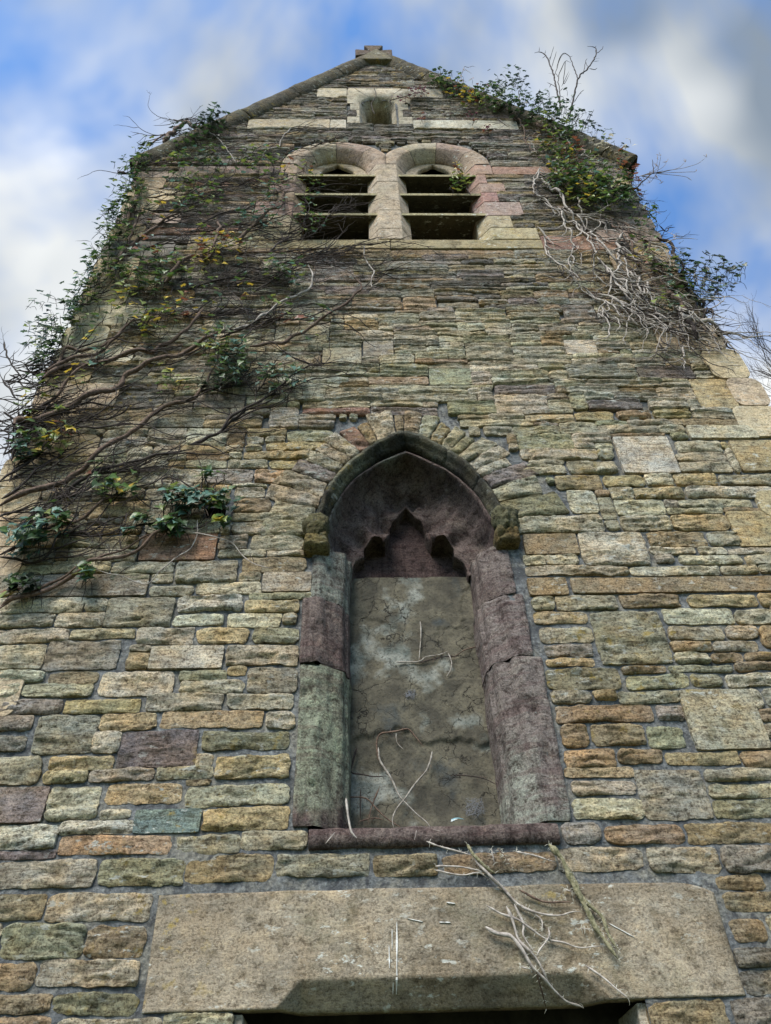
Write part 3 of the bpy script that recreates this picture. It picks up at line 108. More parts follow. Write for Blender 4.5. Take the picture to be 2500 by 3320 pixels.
def poly_obj(name, V, F, mat, parent, tone=None, smooth=False, bevel=0.0, origin=None):
    """V list of points, F list of faces (any size)"""
    V = np.asarray(V, float); og = V.mean(0) if origin is None else np.asarray(origin)
    me = bpy.data.meshes.new(name); me.from_pydata([tuple(p) for p in V-og], [], [tuple(f) for f in F]); me.materials.append(mat)
    if smooth: me.polygons.foreach_set('use_smooth', [True]*len(me.polygons))
    me.update()
    if tone is not None: add_attr(me, np.tile(np.asarray(tone, float), (len(V), 1)))
    o = bpy.data.objects.new(name, me); COL.objects.link(o); o.location = og
    if bevel:
        b = o.modifiers.new('bevel', 'BEVEL'); b.width = bevel; b.segments = 2; b.limit_method = 'ANGLE'; b.angle_limit = math.radians(35)
    if parent is not None: attach(o, parent)
    return o
def box(name, x0, x1, y0, y1, z0, z1, mat, parent, tone=None, bevel=.006):
    V = [(x0, y0, z0), (x1, y0, z0), (x1, y1, z0), (x0, y1, z0), (x0, y0, z1), (x1, y0, z1), (x1, y1, z1), (x0, y1, z1)]
    F = [(0, 3, 2, 1), (4, 5, 6, 7), (0, 1, 5, 4), (1, 2, 6, 5), (2, 3, 7, 6), (3, 0, 4, 7)]
    return poly_obj(name, V, F, mat, parent, tone, bevel=bevel)
class Acc:
    def __init__(s): s.V = []; s.F = []; s.C = []; s.M = []; s.n = 0
    def add(s, V, F, C=None, m=0):
        s.V.append(V); s.F.append(F+s.n); s.n += len(V)
        if C is not None: s.C.append(C)
        s.M.append(np.full(len(F), m))
    def build(s, name, mat, parent, stuff=False, **k):
        o = mesh_np(name, np.concatenate(s.V), np.concatenate(s.F), mat, parent, np.concatenate(s.C) if s.C else None, mi=np.concatenate(s.M), **k)
        if stuff: o['kind'] = 'stuff'
        return o
# ---------------------------------------------------------------- materials
class NT:
    def __init__(s, name):
        s.m = bpy.data.materials.new(name); s.m.use_nodes = True; s.t = s.m.node_tree; s.t.nodes.clear()
        s.o = s.n('ShaderNodeOutputMaterial'); s.b = s.n('ShaderNodeBsdfPrincipled'); s.l(s.b.outputs[0], s.o.inputs[0])
        s.b.inputs['Roughness'].default_value = .9; s.b.inputs['Specular IOR Level'].default_value = .25
    def n(s, t, **k):
        q = s.t.nodes.new(t)
        for a, b in k.items(): setattr(q, a, b)
        return q
    def l(s, a, b): s.t.links.new(a, b)
    def pos(s, sx=1, sy=1, sz=1):
        if not hasattr(s, 'geo'): s.geo = s.n('ShaderNodeNewGeometry')
        m = s.n('ShaderNodeMapping'); m.inputs['Scale'].default_value = (sx, sy, sz); s.l(s.geo.outputs['Position'], m.inputs[0]); return m.outputs[0]
    def noise(s, sc, det=4, rough=.55, vec=None, dist=0):
        q = s.n('ShaderNodeTexNoise'); q.inputs['Scale'].default_value = sc; q.inputs['Detail'].default_value = det; q.inputs['Roughness'].default_value = rough; q.inputs['Distortion'].default_value = dist
        s.l(vec if vec is not None else s.pos(), q.inputs['Vector']); return q.outputs[0]
    def ramp(s, f, pts):
        q = s.n('ShaderNodeValToRGB'); s.l(f, q.inputs[0]); e = q.color_ramp.elements
        while len(e) < len(pts): e.new(.5)
        for i, (p, c) in enumerate(pts):
            e[i].position = p; e[i].color = (c, c, c, 1) if not isinstance(c, tuple) else (*c, 1)
        return q.outputs[0]
    def mix(s, f, a, b, bt='MIX'):
        q = s.n('ShaderNodeMix', data_type='RGBA', blend_type=bt)
        for i, v in ((0, f), (6, a), (7, b)):
            if isinstance(v, (int, float)): q.inputs[i].default_value = v
            elif isinstance(v, tuple): q.inputs[i].default_value = (*v, 1)
            else: s.l(v, q.inputs[i])
        return q.outputs[2]
    def math(s, op, a, b=0.0):
        q = s.n('ShaderNodeMath', operation=op)
        for i, v in ((0, a), (1, b)):
            if isinstance(v, (int, float)): q.inputs[i].default_value = v
            else: s.l(v, q.inputs[i])
        return q.outputs[0]
    def bump(s, h, st, dist, nrm=None):
        q = s.n('ShaderNodeBump'); q.inputs['Distance'].default_value = dist; s.l(h, q.inputs['Height'])
        if isinstance(st, (int, float)): q.inputs['Strength'].default_value = st
        else: s.l(st, q.inputs['Strength'])
        if nrm is not None: s.l(nrm, q.inputs['Normal'])
        return q.outputs[0]
def stone_mat(name, strata=1.0, lichen=1.0, grain=1.0, mossy=1.0, hv=1.0, lt=.59):
    t = NT(name); a = t.n('ShaderNodeAttribute', attribute_name='tone'); col = a.outputs['Color']
    st = t.noise(1.0, 6, .68, t.pos(6, 9, 48), .7)
    fine = t.noise(95, 6, .78)
    pit = t.noise(38, 5, .72, t.pos(1, 1, 1.7))
    mid = t.noise(13, 6, .66)
    big = t.noise(2.3, 4, .6)
    M = lambda f, c, k: t.mix(f, c, t.mix(1.0, c, k, 'MULTIPLY'))
    hue = t.noise(5.5, 4, .6); hue2 = t.noise(7.5, 4, .6, t.pos(1.3, 1, 2.2))
    c = M(t.ramp(hue, [(.45, 0), (.62, .85*hv)]), col, (1.13, .99, .80))
    c = M(t.ramp(hue2, [(.46, 0), (.64, .85*hv)]), c, (.80, .88, .98))
    c = M(t.ramp(st, [(.36, .75*strata), (.50, 0)]), c, (.42, .38, .34))
    c = M(t.ramp(st, [(.54, 0), (.68, .7*strata)]), c, (1.42, 1.38, 1.28))
    c = M(t.ramp(mid, [(.34, .8), (.48, 0)]), c, (.45, .43, .38))
    c = M(t.ramp(mid, [(.54, 0), (.70, .6)]), c, (1.45, 1.42, 1.34))
    c = M(t.ramp(pit, [(.37, .95*grain), (.46, 0)]), c, (.32, .29, .26))
    c = M(t.ramp(fine, [(.41, .85*grain), (.49, 0)]), c, (.36, .34, .31))
    c = M(t.ramp(fine, [(.52, 0), (.64, .7*grain)]), c, (1.55, 1.52, 1.45))
    # algae (green) and soot by large patches
    c = t.mix(t.math('MULTIPLY', t.ramp(big, [(.52, 0), (.68, .42*mossy)]), t.ramp(pit, [(.4, .2), (.55, 1.0)])), c, (.15, .165, .075))
    # grey crust lichen, pale lichen spots, ochre lichen
    lp = t.noise(17, 5, .68, t.pos(1, 1, 2.0)); lp2 = t.noise(1.5, 3, .5)
    c = t.mix(t.math('MULTIPLY', t.ramp(lp, [(lt, 0), (lt+.05, .85*lichen)]), t.ramp(lp2, [(.46, .12), (.60, 1)])), c, (.58, .59, .53))
    ly = t.noise(13, 4, .66, t.pos(1.1, .9, 1.3)); lyb = t.noise(.9, 3, .5, t.pos(1, 1, .8))
    c = t.mix(t.math('MULTIPLY', t.ramp(ly, [(.58, 0), (.66, .75*lichen)]), t.ramp(lyb, [(.52, 0), (.62, 1)])), c, (.36, .26, .06))
    t.l(c, t.b.inputs['Base Color'])
    flat = a.outputs['Alpha']                    # 1 rough, 0 dressed
    b1 = t.bump(st, t.math('MULTIPLY', flat, 1.0*strata), .030)
    b2 = t.bump(mid, t.math('ADD', t.math('MULTIPLY', flat, .7), .12), .030, b1)
    b3 = t.bump(pit, t.math('ADD', t.math('MULTIPLY', flat, .8), .15), .024, b2)
    b4 = t.bump(fine, .9*grain, .012, b3)
    t.l(b4, t.b.inputs['Normal']); return t.m
M_STONE = stone_mat('rubble_stone', mossy=.7)
M_SLATY = stone_mat('weathered_stone', lichen=1.0, mossy=.35, lt=.565)
M_DRESS = stone_mat('dressed_sandstone', strata=.35, grain=.75, mossy=.6, hv=.45)
def red_mat():
    t = NT('red_sandstone'); a = t.n('ShaderNodeAttribute', attribute_name='tone'); col = a.outputs['Color']
    st = t.noise(1.0, 5, .66, t.pos(30, 16, 2.2), 1.0); band = t.noise(1.0, 4, .6, t.pos(3, 3, 24), 1.3); fine = t.noise(110, 6, .78); mid = t.noise(9, 6, .66); pit = t.noise(36, 5, .72)
    M = lambda f, c, k: t.mix(f, c, t.mix(1.0, c, k, 'MULTIPLY'))
    c = M(t.math('MULTIPLY', t.ramp(st, [(.38, .7), (.52, 0)]), t.ramp(t.noise(2.0, 3), [(.4, .1), (.6, 1)])), col, (.48, .42, .42))
    c = M(t.ramp(band, [(.40, .55), (.52, 0)]), c, (.62, .46, .48))
    c = M(t.ramp(mid, [(.52, 0), (.68, .75)]), c, (1.55, 1.62, 1.5)); c = M(t.ramp(mid, [(.34, .85), (.47, 0)]), c, (.42, .38, .38))
    c = M(t.ramp(pit, [(.38, .85), (.48, 0)]), c, (.42, .38, .36)); c = M(t.ramp(fine, [(.42, .7), (.5, 0)]), c, (.4, .38, .38)); c = M(t.ramp(fine, [(.52, 0), (.64, .7)]), c, (1.6, 1.6, 1.55))
    t.l(c, t.b.inputs['Base Color'])
    t.l(t.bump(fine, .8, .008, t.bump(pit, .7, .014, t.bump(st, .35, .012, t.bump(mid, .7, .03)))), t.b.inputs['Normal']); return t.m
M_RED = red_mat()
def mortar_mat():
    t = NT('lime_mortar'); fine = t.noise(60, 5, .7); mid = t.noise(8, 4, .6); big = t.noise(1.2, 3)
    c = t.mix(t.ramp(mid, [(.35, 0), (.65, 1)]), (.065, .070, .074), (.19, .20, .20))
    c = t.mix(t.ramp(t.noise(3.5, 5, .65), [(.48, 0), (.6, .75)]), c, (.24, .225, .18)); c = t.mix(t.ramp(t.noise(25, 5, .7), [(.38, .8), (.48, 0)]), c, (.04, .042, .045)); c = t.mix(t.ramp(fine, [(.35, .7), (.6, 0)]), c, (.035, .036, .04)); c = t.mix(t.ramp(fine, [(.58, 0), (.75, .6)]), c, (.36, .37, .36))
    t.l(c, t.b.inputs['Base Color']); t.l(t.bump(fine, 1, .008, t.bump(mid, .8, .03)), t.b.inputs['Normal']); return t.m
M_MORTAR = mortar_mat()
def plaster_mat():
    t = NT('old_render'); fine = t.noise(75, 5, .7); mid = t.noise(7, 6, .62); big = t.noise(3.0, 4, .6)
    c = t.mix(t.ramp(mid, [(.38, 0), (.62, 1)]), (.055, .050, .038), (.125, .112, .080))
    c = t.mix(t.ramp(big, [(.54, 0), (.62, .75)]), c, t.mix(t.ramp(mid, [(.4, 0), (.6, 1)]), (.10, .12, .11), (.29, .30, .27)))
    c = t.mix(t.ramp(big, [(.30, .8), (.40, 0)]), c, (.035, .045, .05))
    c = t.mix(t.ramp(fine, [(.32, .8), (.5, 0)]), c, (.03, .028, .022))
    v = t.n('ShaderNodeTexVoronoi', feature='DISTANCE_TO_EDGE'); v.inputs['Scale'].default_value = 5.5
    w = t.n('ShaderNodeVectorMath', operation='ADD'); nv = t.n('ShaderNodeTexNoise'); nv.inputs['Scale'].default_value = 7; nv.inputs['Detail'].default_value = 5; t.l(t.pos(), nv.inputs[0])
    sc = t.n('ShaderNodeVectorMath', operation='SCALE'); sc.inputs['Scale'].default_value = .35; t.l(nv.outputs['Color'], sc.inputs[0]); t.l(t.pos(), w.inputs[0]); t.l(sc.outputs[0], w.inputs[1]); t.l(w.outputs[0], v.inputs['Vector'])
    ck = t.math('MULTIPLY', t.ramp(v.outputs[0], [(.0, 1), (.016, 0)]), t.ramp(t.noise(2.2, 3), [(.46, 0), (.56, 1)]))
    c = t.mix(ck, c, (.02, .018, .015)); t.l(c, t.b.inputs['Base Color'])
    t.l(t.bump(fine, .7, .006, t.bump(ck, .8, -.01, t.bump(mid, .6, .02))), t.b.inputs['Normal']); return t.m
M_PLASTER = plaster_mat()
def simple(name, c1, c2, sc=20, rough=.85, bump=.5, sx=1, sy=1, sz=1, bd=.01):
    t = NT(name); f = t.noise(sc, 4, .6, t.pos(sx, sy, sz)); c = t.mix(t.ramp(f, [(.35, 0), (.65, 1)]), c1, c2)
    t.l(c, t.b.inputs['Base Color']); t.b.inputs['Roughness'].default_value = rough
    if bump: t.l(t.bump(f, bump, bd), t.b.inputs['Normal'])
    return t.m
BARK = {'m': simple('ivy_bark', (.060, .038, .028), (.17, .115, .085), 60, .85, .8, bd=.006),
        'k': simple('dark_twig_bark', (.016, .012, .011), (.050, .036, .030), 60, .8, .6, bd=.004),
        'w': simple('bleached_stem', (.20, .17, .15), (.48, .43, .38), 45, .8, .6, bd=.004),
        'g': simple('grey_stem', (.15, .13, .11), (.36, .33, .29), 45, .8, .6, bd=.004),
        'M': simple('mossy_dead_stem', (.10, .10, .05), (.30, .27, .17), 90, .9, 1.0, bd=.006)}
def leaf_mat(name, c, var=.35, rough=.38):
    t = NT(name); f = t.noise(9, 3, .6); g = t.noise(120, 2)
    d = tuple(x*(1-var) for x in c); l = tuple(min(1, x*(1+var*1.3)) for x in c)
    col = t.mix(t.ramp(f, [(.35, 0), (.65, 1)]), d, l); t.l(col, t.b.inputs['Base Color']); t.b.inputs['Roughness'].default_value = rough; t.b.inputs['Specular IOR Level'].default_value = .45
    tr = t.n('ShaderNodeBsdfTranslucent'); t.l(col, tr.inputs[0]); ms = t.n('ShaderNodeMixShader'); ms.inputs[0].default_value = .32
    t.l(t.b.outputs[0], ms.inputs[1]); t.l(tr.outputs[0], ms.inputs[2]); t.l(ms.outputs[0], t.o.inputs[0]); return t.m
LEAFM = [leaf_mat('leaf_dark_green', (.030, .062, .020)), leaf_mat('leaf_green', (.070, .125, .030)), leaf_mat('leaf_yellow_green', (.18, .22, .045)),
         leaf_mat('leaf_yellow', (.46, .33, .04)), leaf_mat('leaf_blue_green', (.085, .17, .13), rough=.5), leaf_mat('leaf_russet', (.17, .06, .03)),
         leaf_mat('leaf_near_black', (.014, .026, .012)), leaf_mat('leaf_pale_dead', (.50, .47, .36)), leaf_mat('leaf_pink_red', (.42, .09, .09)), leaf_mat('leaf_purple', (.10, .03, .05))]
MIX = {'d': [0]*6+[1]*3+[2], 'k': [6]*5+[0]*4+[1], 'g': [0, 0, 1, 1, 1, 2, 4, 2], 'l': [1, 2, 2, 2, 1, 3], 'y': [3, 3, 2, 2, 1, 5], 'o': [2, 1, 5, 3, 0, 2], 'b': [4, 4, 1, 0, 4, 1], 'r': [5, 5, 0, 6, 5], 'w': [7], 'R': [9, 9, 5], 'p': [8]}
TONE0 = {'o': (.350, .315, .225), 'y': (.40, .315, .165), 'O': (.39, .275, .150), 'b': (.285, .215, .125), 'g': (.275, .250, .205), 'l': (.45, .41, .30), 'w': (.46, .435, .35),
        'p': (.220, .185, .178), 'r': (.31, .175, .125), 'G': (.275, .270, .175), 'd': (.150, .132, .116), 't': (.37, .29, .185), 'k': (.10, .09, .08), 'v': (.29, .215, .175)}
TONE = {k: tuple((np.array(v)*.80+np.dot(v, (.3, .5, .2))*.20)*np.array((1.53, 1.50, 1.43))) for k, v in TONE0.items()}
def tone_of(code):
    c = np.array(TONE[code[0]])*(.80 if 'f' in code else 1.0); 
    if '2' in code: c = c*.72
    if '3' in code: c = c*np.array([.8, 1.15, 1.2])
    return c
# ---------------------------------------------------------------- ground
def ground():
    n = 60; s = np.linspace(-1, 1, n+1); s = np.sign(s)*np.abs(s)**3*900
    X, Y = np.meshgrid(s, s); Z = (fbm(X*.15, Y*.15, 4)-.5)*.25
    Z[(np.abs(X) < 4) & (np.abs(Y) < 6)] = 0
    m = simple('grass_ground', (.045, .06, .02), (.10, .11, .045), 6, .95, .6)
    o = mesh_np('ground', np.stack([X, Y, Z], -1).reshape(-1, 3), grid_faces(n, n), m, None); o['kind'] = 'structure'
ground()
# ---------------------------------------------------------------- tower geometry
XL, XR = -2.13, 2.62
AX, AZ = .24, 12.60                  # gable apex (wall head under the coping)
EL, ER = 9.28, 9.42                  # wall head at the left and right corner
def roof_z(x): return np.where(x < AX, AZ+(x-AX)*(AZ-EL)/(AX-XL), AZ-(x-AX)*(AZ-ER)/(XR-AX))
DOOR = (-.47, 1.0, 2.205)
NX = .27
def parch(w, h, zs, n, cx=NX):
    """pointed arch from left springing over the apex to the right springing"""
    Rr = (w*w+h*h)/(2*w); a1 = math.atan2(h, Rr-w)
    t = np.linspace(0, a1, n); x = Rr*np.cos(t)-(Rr-w); z = Rr*np.sin(t)
    xs = np.concatenate([cx-x, (cx+x)[::-1][1:]]); zz = np.concatenate([zs+z, (zs+z)[::-1][1:]])
    return xs, zz
def in_parch(x, z, w, h, zs, cx=NX):
    Rr = (w*w+h*h)/(2*w); d = np.abs(x-cx)
    return (z >= zs) & ((d+Rr-w)**2+(z-zs)**2 < Rr*Rr)
BC = (-.215, .765)                   # belfry light centres
BS = 9.38                            # springing
OX, OS = .24, 11.05                  # top light
def hole(x, z):
    h = (x > DOOR[0]) & (x < DOOR[1]) & (z < DOOR[2]+.13)
    h |= (np.abs(x-NX) < .50) & (z > 2.80) & (z < 4.45)
    h |= in_parch(x, z, .50, .78, 4.43)
    for c in BC:
        h |= (np.abs(x-c) < .44) & (z > 7.80) & (z < BS); h |= (x-c)**2+(z-BS)**2 < .44**2
    h |= (np.abs(x-OX) < .2) & (z > 10.42) & (z < OS); h |= (x-OX)**2+(z-OS)**2 < .2**2
    h |= (x > -.89) & (x < -.77) & (z > 4.585) & (z < 4.685)
    return h
TOWER = thing('bell_tower', 'tall gabled stone bell tower seen from below, with a blind niche and twin louvred openings', 'tower', (.25, 0, 0))
def core():
    d = .03; xs = np.arange(XL, XR+d/2, d); xs = np.linspace(XL, XR, len(xs)); nz = int(12.7/d); t = np.linspace(0, 1, nz+1)
    X = np.tile(xs, (nz+1, 1)); top = roof_z(X); Z = np.minimum(t[:, None]*12.7, top)
    Y = .012+(fbm(X*9, Z*9, 3)-.5)*.020-np.clip((5.6-Z)/3.5, 0, 1)*.014
    V = np.stack([X, Y, Z], -1).reshape(-1, 3); F = grid_faces(len(xs)-1, nz)
    c = V[F].mean(1); area = V[F][:, 2, 2]-V[F][:, 1, 2]
    F = F[(~hole(c[:, 0], c[:, 2])) & (area > 1e-4)]
    o = mesh_np('mortar_bed', V, F, M_MORTAR, TOWER); o['kind'] = 'stuff'
    # side and back walls, full depth of the tower
    T = tone_of('o')
    for name, P in (('side_wall', [(XL, .02, 0), (XL, 4.6, 0), (XL, 4.6, EL), (XL, .02, EL)]), ('side_wall', [(XR, .02, 0), (XR, .02, ER), (XR, 4.6, ER), (XR, 4.6, 0)])):
        n = 40; u = np.linspace(0, 1, n+1); U, W = np.meshgrid(u, u); P = np.array(P, float)
        if P[1][2] == 0: A = P[0]+(P[1]-P[0])*U[..., None]+(P[3]-P[0])*W[..., None]
        else: A = P[0]+(P[3]-P[0])*U[..., None]+(P[1]-P[0])*W[..., None]
        mesh_np(name, A.reshape(-1, 3), grid_faces(n, n), M_SLATY, TOWER, np.tile((*T, 1), ((n+1)**2, 1)))
    poly_obj('back_wall', [(XL, 4.6, 0), (XR, 4.6, 0), (XR, 4.6, ER), (AX, 4.6, AZ), (XL, 4.6, EL)], [(0, 1, 2, 3, 4)], M_SLATY, TOWER, (*T, 1))
    # inner leaf so that the openings look into a dark chamber
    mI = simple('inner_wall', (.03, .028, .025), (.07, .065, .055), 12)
    for z0, z1 in ((7.2, 7.3), (9.9, 9.98)): box('chamber_floor', XL+.02, XR-.02, .42, 4.58, z0, z1, mI, TOWER)
    sl = simple('roof_slate', (.05, .055, .065), (.11, .115, .125), 14)
    for a, b, c2, d2 in ((XL-.1, EL-.06, AX, AZ+.03), (AX, AZ+.03, XR+.1, ER-.06)):
        V = [(a, .1, b), (c2, .1, d2), (c2, 4.7, d2), (a, 4.7, b)]; V += [(p[0], p[1], p[2]+.06) for p in V]
        poly_obj('roof', V, [(0, 3, 2, 1), (4, 5, 6, 7), (0, 1, 5, 4), (1, 2, 6, 5), (2, 3, 7, 6), (3, 0, 4, 7)], sl, TOWER)
core()
# ---- stones
def stone_mesh(q, tone, flat, seed, near, proud=None, rc=None):
    tl, tr, br, bl = [np.array(p, float) for p in q]
    w = (abs(tr[0]-tl[0])+abs(br[0]-bl[0]))/2+abs(tr[1]-tl[1])*.3; h = (np.linalg.norm(tl-bl)+np.linalg.norm(tr-br))/2; w = max(w, np.linalg.norm(tr-tl))
    r = np.random.RandomState(seed)
    ru, rv = (.013, .0080) if near else (.024, .0068)
    nu = int(np.clip(w/ru, 5, 34)); nv = int(np.clip(h/rv, 5, 22))
    s = np.linspace(-1, 1, nu+1); t = np.linspace(-1, 1, nv+1); s = .75*s+.25*np.sin(s*np.pi/2); t = .8*t+.2*np.sin(t*np.pi/2)
    S, T = np.meshgrid(s, t); hw, hh = w/2, h/2
    if rc is None: rc = (.003 if flat else min(.2*hh, .002+.008*r.rand()))
    S2 = S*(1-min(.5, rc/hw)*np.abs(T)**6); T2 = T*(1-min(.5, rc/hh)*np.abs(S)**max(6, hw/max(hh, .01)*4+3))
    U = (S2+1)/2; W = (T2+1)/2
    P = (bl*((1-U)*(1-W))[..., None]+br*(U*(1-W))[..., None]+tr*(U*W)[..., None]+tl*((1-U)*W)[..., None])
    X, Z = P[..., 0], P[..., 1]
    X0, Z0 = X.copy(), Z.copy()
    wa = .004 if flat else .016
    X = X+(fbm(X0*2.2, Z0*2.2, 21)-.5)*wa*1.5+(vn(X0*30+seed, Z0*30, 5)-.5)*(.003 if flat else .010)+(vn(X0*75+seed, Z0*75, 15)-.5)*(.002 if flat else .006)
    Z = Z+(fbm(X0*2.2, Z0*2.2, 31)-.5)*wa*1.8+(vn(X0*22+seed, Z0*40, 6)-.5)*(.0025 if flat else min(.010, h*.12))+(vn(X0*75+seed, Z0*75, 16)-.5)*(.002 if flat else min(.005, h*.08))
    dx_ = (1-np.abs(S))*hw; dz_ = (1-np.abs(T))*hh; dd = np.minimum(dx_, dz_)+.003; ew = .003 if flat else (.006+.022*vn(X0*14+seed, Z0*18, 44)**2)*(1 if near else .6); e = np.clip(.35+.65*dd/ew, 0, 1)
    if proud is None: proud = (.010+.004*r.rand()) if flat else ((.008 if near else .012)+(.012 if near else .018)*r.rand())
    so = seed*.371
    if flat: hgt = proud+(fbm(X0*7+so, Z0*7, 2)-.5)*.006
    else:
        lay = Z0*(46 if near else 66)+fbm(X0*6+so, Z0*6, 8, 3)*3.2+X0*(r.rand()-.5)*6; li = np.floor(lay); fr = lay-li
        hsh = lambda k: _lat[(k.astype(int)*7+seed*13) & 255, (k.astype(int)*3+seed) & 255]
        sm = np.clip((fr-.72)/.28, 0, 1); st = hsh(li)*(1-sm)+hsh(li+1)*sm
        fac = np.full(X0.shape, 1.0)
        for _ in range(4): fac = np.minimum(fac, .010+r.rand()*.014+(S*hw)*(r.rand()-.5)*.5+(T*hh)*(r.rand()-.5)*.75)
        fac = np.clip(fac, -.02, .03)
        hgt = proud+fac*(.50 if near else .12)+(fbm(X0*14+so, Z0*20, 2, 4, .6)-.5)*(.017 if near else .011)+(st-.5)*(.008+.006*r.rand() if near else .014+.010*r.rand())
        cr = 1-np.abs(2*fbm(X0*7+so, Z0*16+X0*(r.rand()-.5)*8, 47, 3)-1); hgt += (.009 if near else .005)*(.7-np.clip((cr-.72)/.28, 0, 1)**1.5*1.6)-.006
        hgt = np.maximum(hgt, .006)
    Y = -hgt*e
    V = np.stack([X, Y, Z], -1).reshape(-1, 3); F = grid_faces(nu, nv)
    c = np.array(tone)*(1+(r.rand(3)-.5)*.08)
    v = (1+.5*(fbm(X0*6+so, Z0*8, 40, 3)-.5))[..., None]
    C = np.concatenate([c*v, np.full(v.shape, .45 if flat else 1.0)], -1).reshape(-1, 4)
    # sides: a separate strip round the rim so that the arris stays crisp
    i0 = np.r_[np.arange(nu+1), np.arange(1, nv+1)*(nu+1)+nu, np.arange(nu-1, -1, -1)+nv*(nu+1), np.arange(nv-1, 0, -1)*(nu+1)]
    m = len(i0); n0 = len(V); rim = V[i0]; back = rim.copy(); back[:, 1] = .035
    k = np.arange(m); k2 = (k+1) % m
    V = np.concatenate([V, rim, back]); C = np.concatenate([C, C[i0], C[i0]]); F = np.concatenate([F, np.stack([n0+k2, n0+k, n0+m+k, n0+m+k2], -1)])
    return V, F, C
G = .01; GX0 = XL-.02; NXc = int((XR+.06-GX0)/G); NZc = 1290
gx = GX0+(np.arange(NXc)+.5)*G; gz = (np.arange(NZc)+.5)*G; GX, GZ = np.meshgrid(gx, gz)
occ = (GZ > roof_z(GX)-.01) | (GX < XL+.003) | (GX > XR-.003)
occ |= (GX > -.82) & (GX < 1.38) & (GZ > 2.185) & (GZ < 2.62)                                   # lintel
occ |= (GX > DOOR[0]-.0) & (GX < DOOR[1]) & (GZ < 2.2)
occ |= (GX > -.312) & (GX < .862) & (GZ > 2.74) & (GZ < 4.46)                                  # niche surround
occ |= in_parch(GX, GZ, .54, .86, 4.43)
for c_ in BC:
    occ |= (np.abs(GX-c_) < .40) & (GZ > 7.66) & (GZ < BS); occ |= ((GX-c_)**2+(GZ-BS)**2 < .555**2) & (GZ > BS-.02)
occ |= (GX > .1) & (GX < .5) & (GZ > 7.66) & (GZ < BS+.2)
occ |= (GX > -.90) & (GX < -.76) & (GZ > 4.575) & (GZ < 4.70)
STL = []           # (quad, tone, flat, kind)
def rect(x0, z0, x1, z1): return [(x0, z1), (x1, z1), (x1, z0), (x0, z0)]
def block(x0, z0, x1, z1, m=.0): occ[(GX > x0-m) & (GX < x1+m) & (GZ > z0-m) & (GZ < z1+m)] = True
def free(x0, z0, x1, z1, tol=.12):
    s = occ[(GX > x0) & (GX < x1) & (GZ > z0) & (GZ < z1)]
    return s.size > 0 and s.mean() < tol
def in_poly(q, x, z):
    ins = np.zeros(x.shape, bool); n = len(q)
    for i in range(n):
        (xa, za), (xb, zb) = q[i], q[(i+1) % n]
        c = ((za > z) != (zb > z)); 
        with np.errstate(divide='ignore', invalid='ignore'): ins ^= c & (x < (xb-xa)*(z-za)/((zb-za) if zb != za else 1e-9)+xa)
    return ins
# arch stones over the niche: a ring of rough voussoirs following the hood
def ring():
    xs, zs = parch(.552, .875, 4.44, 200); P = np.stack([xs, zs], 1); d = np.r_[0, np.cumsum(np.linalg.norm(np.diff(P, axis=0), axis=1))]; T = d[-1]
    tones = ['G', 'o', 'o', 'o', 'p', 'o', 'o', 'l', 'r', 'b', 'l', 'b', 't', 'o', 'y', 'o', 'G', 'o', 'l', 'l', 'p', 'o', 'G2', 'o']
    lens = [.24, .22, .26, .27, .22, .24, .2, .21, .20, .18, .23, .16, .2, .2, .18, .2, .17, .22, .24, .2, .27, .26, .30, .25]
    w = np.array([.10, .10, .085, .10, .085, .07, .06, .07, .075, .06, .115, .05, .08, .075, .065, .06, .05, .07, .075, .06, .095, .10, .12, .10]); c = np.r_[0, np.cumsum(w)]*T/w.sum()
    pt = lambda s_: np.array([np.interp(s_, d, P[:, 0]), np.interp(s_, d, P[:, 1])])
    def nrm(s_):
        m = T/2; s2 = s_ if abs(s_-m) > .03 else m; q = pt(min(s2+.02, T))-pt(max(s2-.02, 0)); n = np.array([-q[1], q[0]]); n /= np.linalg.norm(n)
        k = min(1, abs(s_-m)/.45); n = n*k+np.array([(s_-m)*.9, 1])*(1-k); return n/np.linalg.norm(n)
    for i in range(len(w)):
        a, b = c[i]+.003, c[i+1]-.003; l = lens[i]*1.2; q = [pt(a)+nrm(a)*l, pt(b)+nrm(b)*l*(.9+.2*R.random()), pt(b)+nrm(b)*.006, pt(a)+nrm(a)*.006]
        q = [tuple(v) for v in q]; STL.append((q, tones[i], False, 'voussoir')); cx_ = sum(p[0] for p in q)/4; cz_ = sum(p[1] for p in q)/4
        qb = q; occ[in_poly(qb, GX, GZ)] = True
ring()
for x0, z0, x1, z1, t in STONES:
    x0 = max(x0, XL+.01); x1 = min(x1, XR-.005)
    if x1-x0 < .04: continue
    fl = 'f' in t; STL.append((rect(x0, z0-.001, x1, z1), t, fl, 'stone')); block(x0, z0, x1, z1, .005)
# belfry jamb stones keep their place in the wall (built further down)
JB = [(9.378, 9.158, .555), (9.155, 8.95, .475), (8.95, 8.755, .63), (8.755, 8.555, .54), (8.555, 8.28, .73), (8.28, 8.05, .60), (8.05, 7.84, .80)]
for zt, zb, w in JB: block(BC[1], zb, BC[1]+w, zt); block(BC[0]-w, zb, BC[0], zt)
block(BC[0]-.80, 7.66, BC[1]+.80, 7.85)
block(OX-.37, 10.44, OX+.36, 11.56)
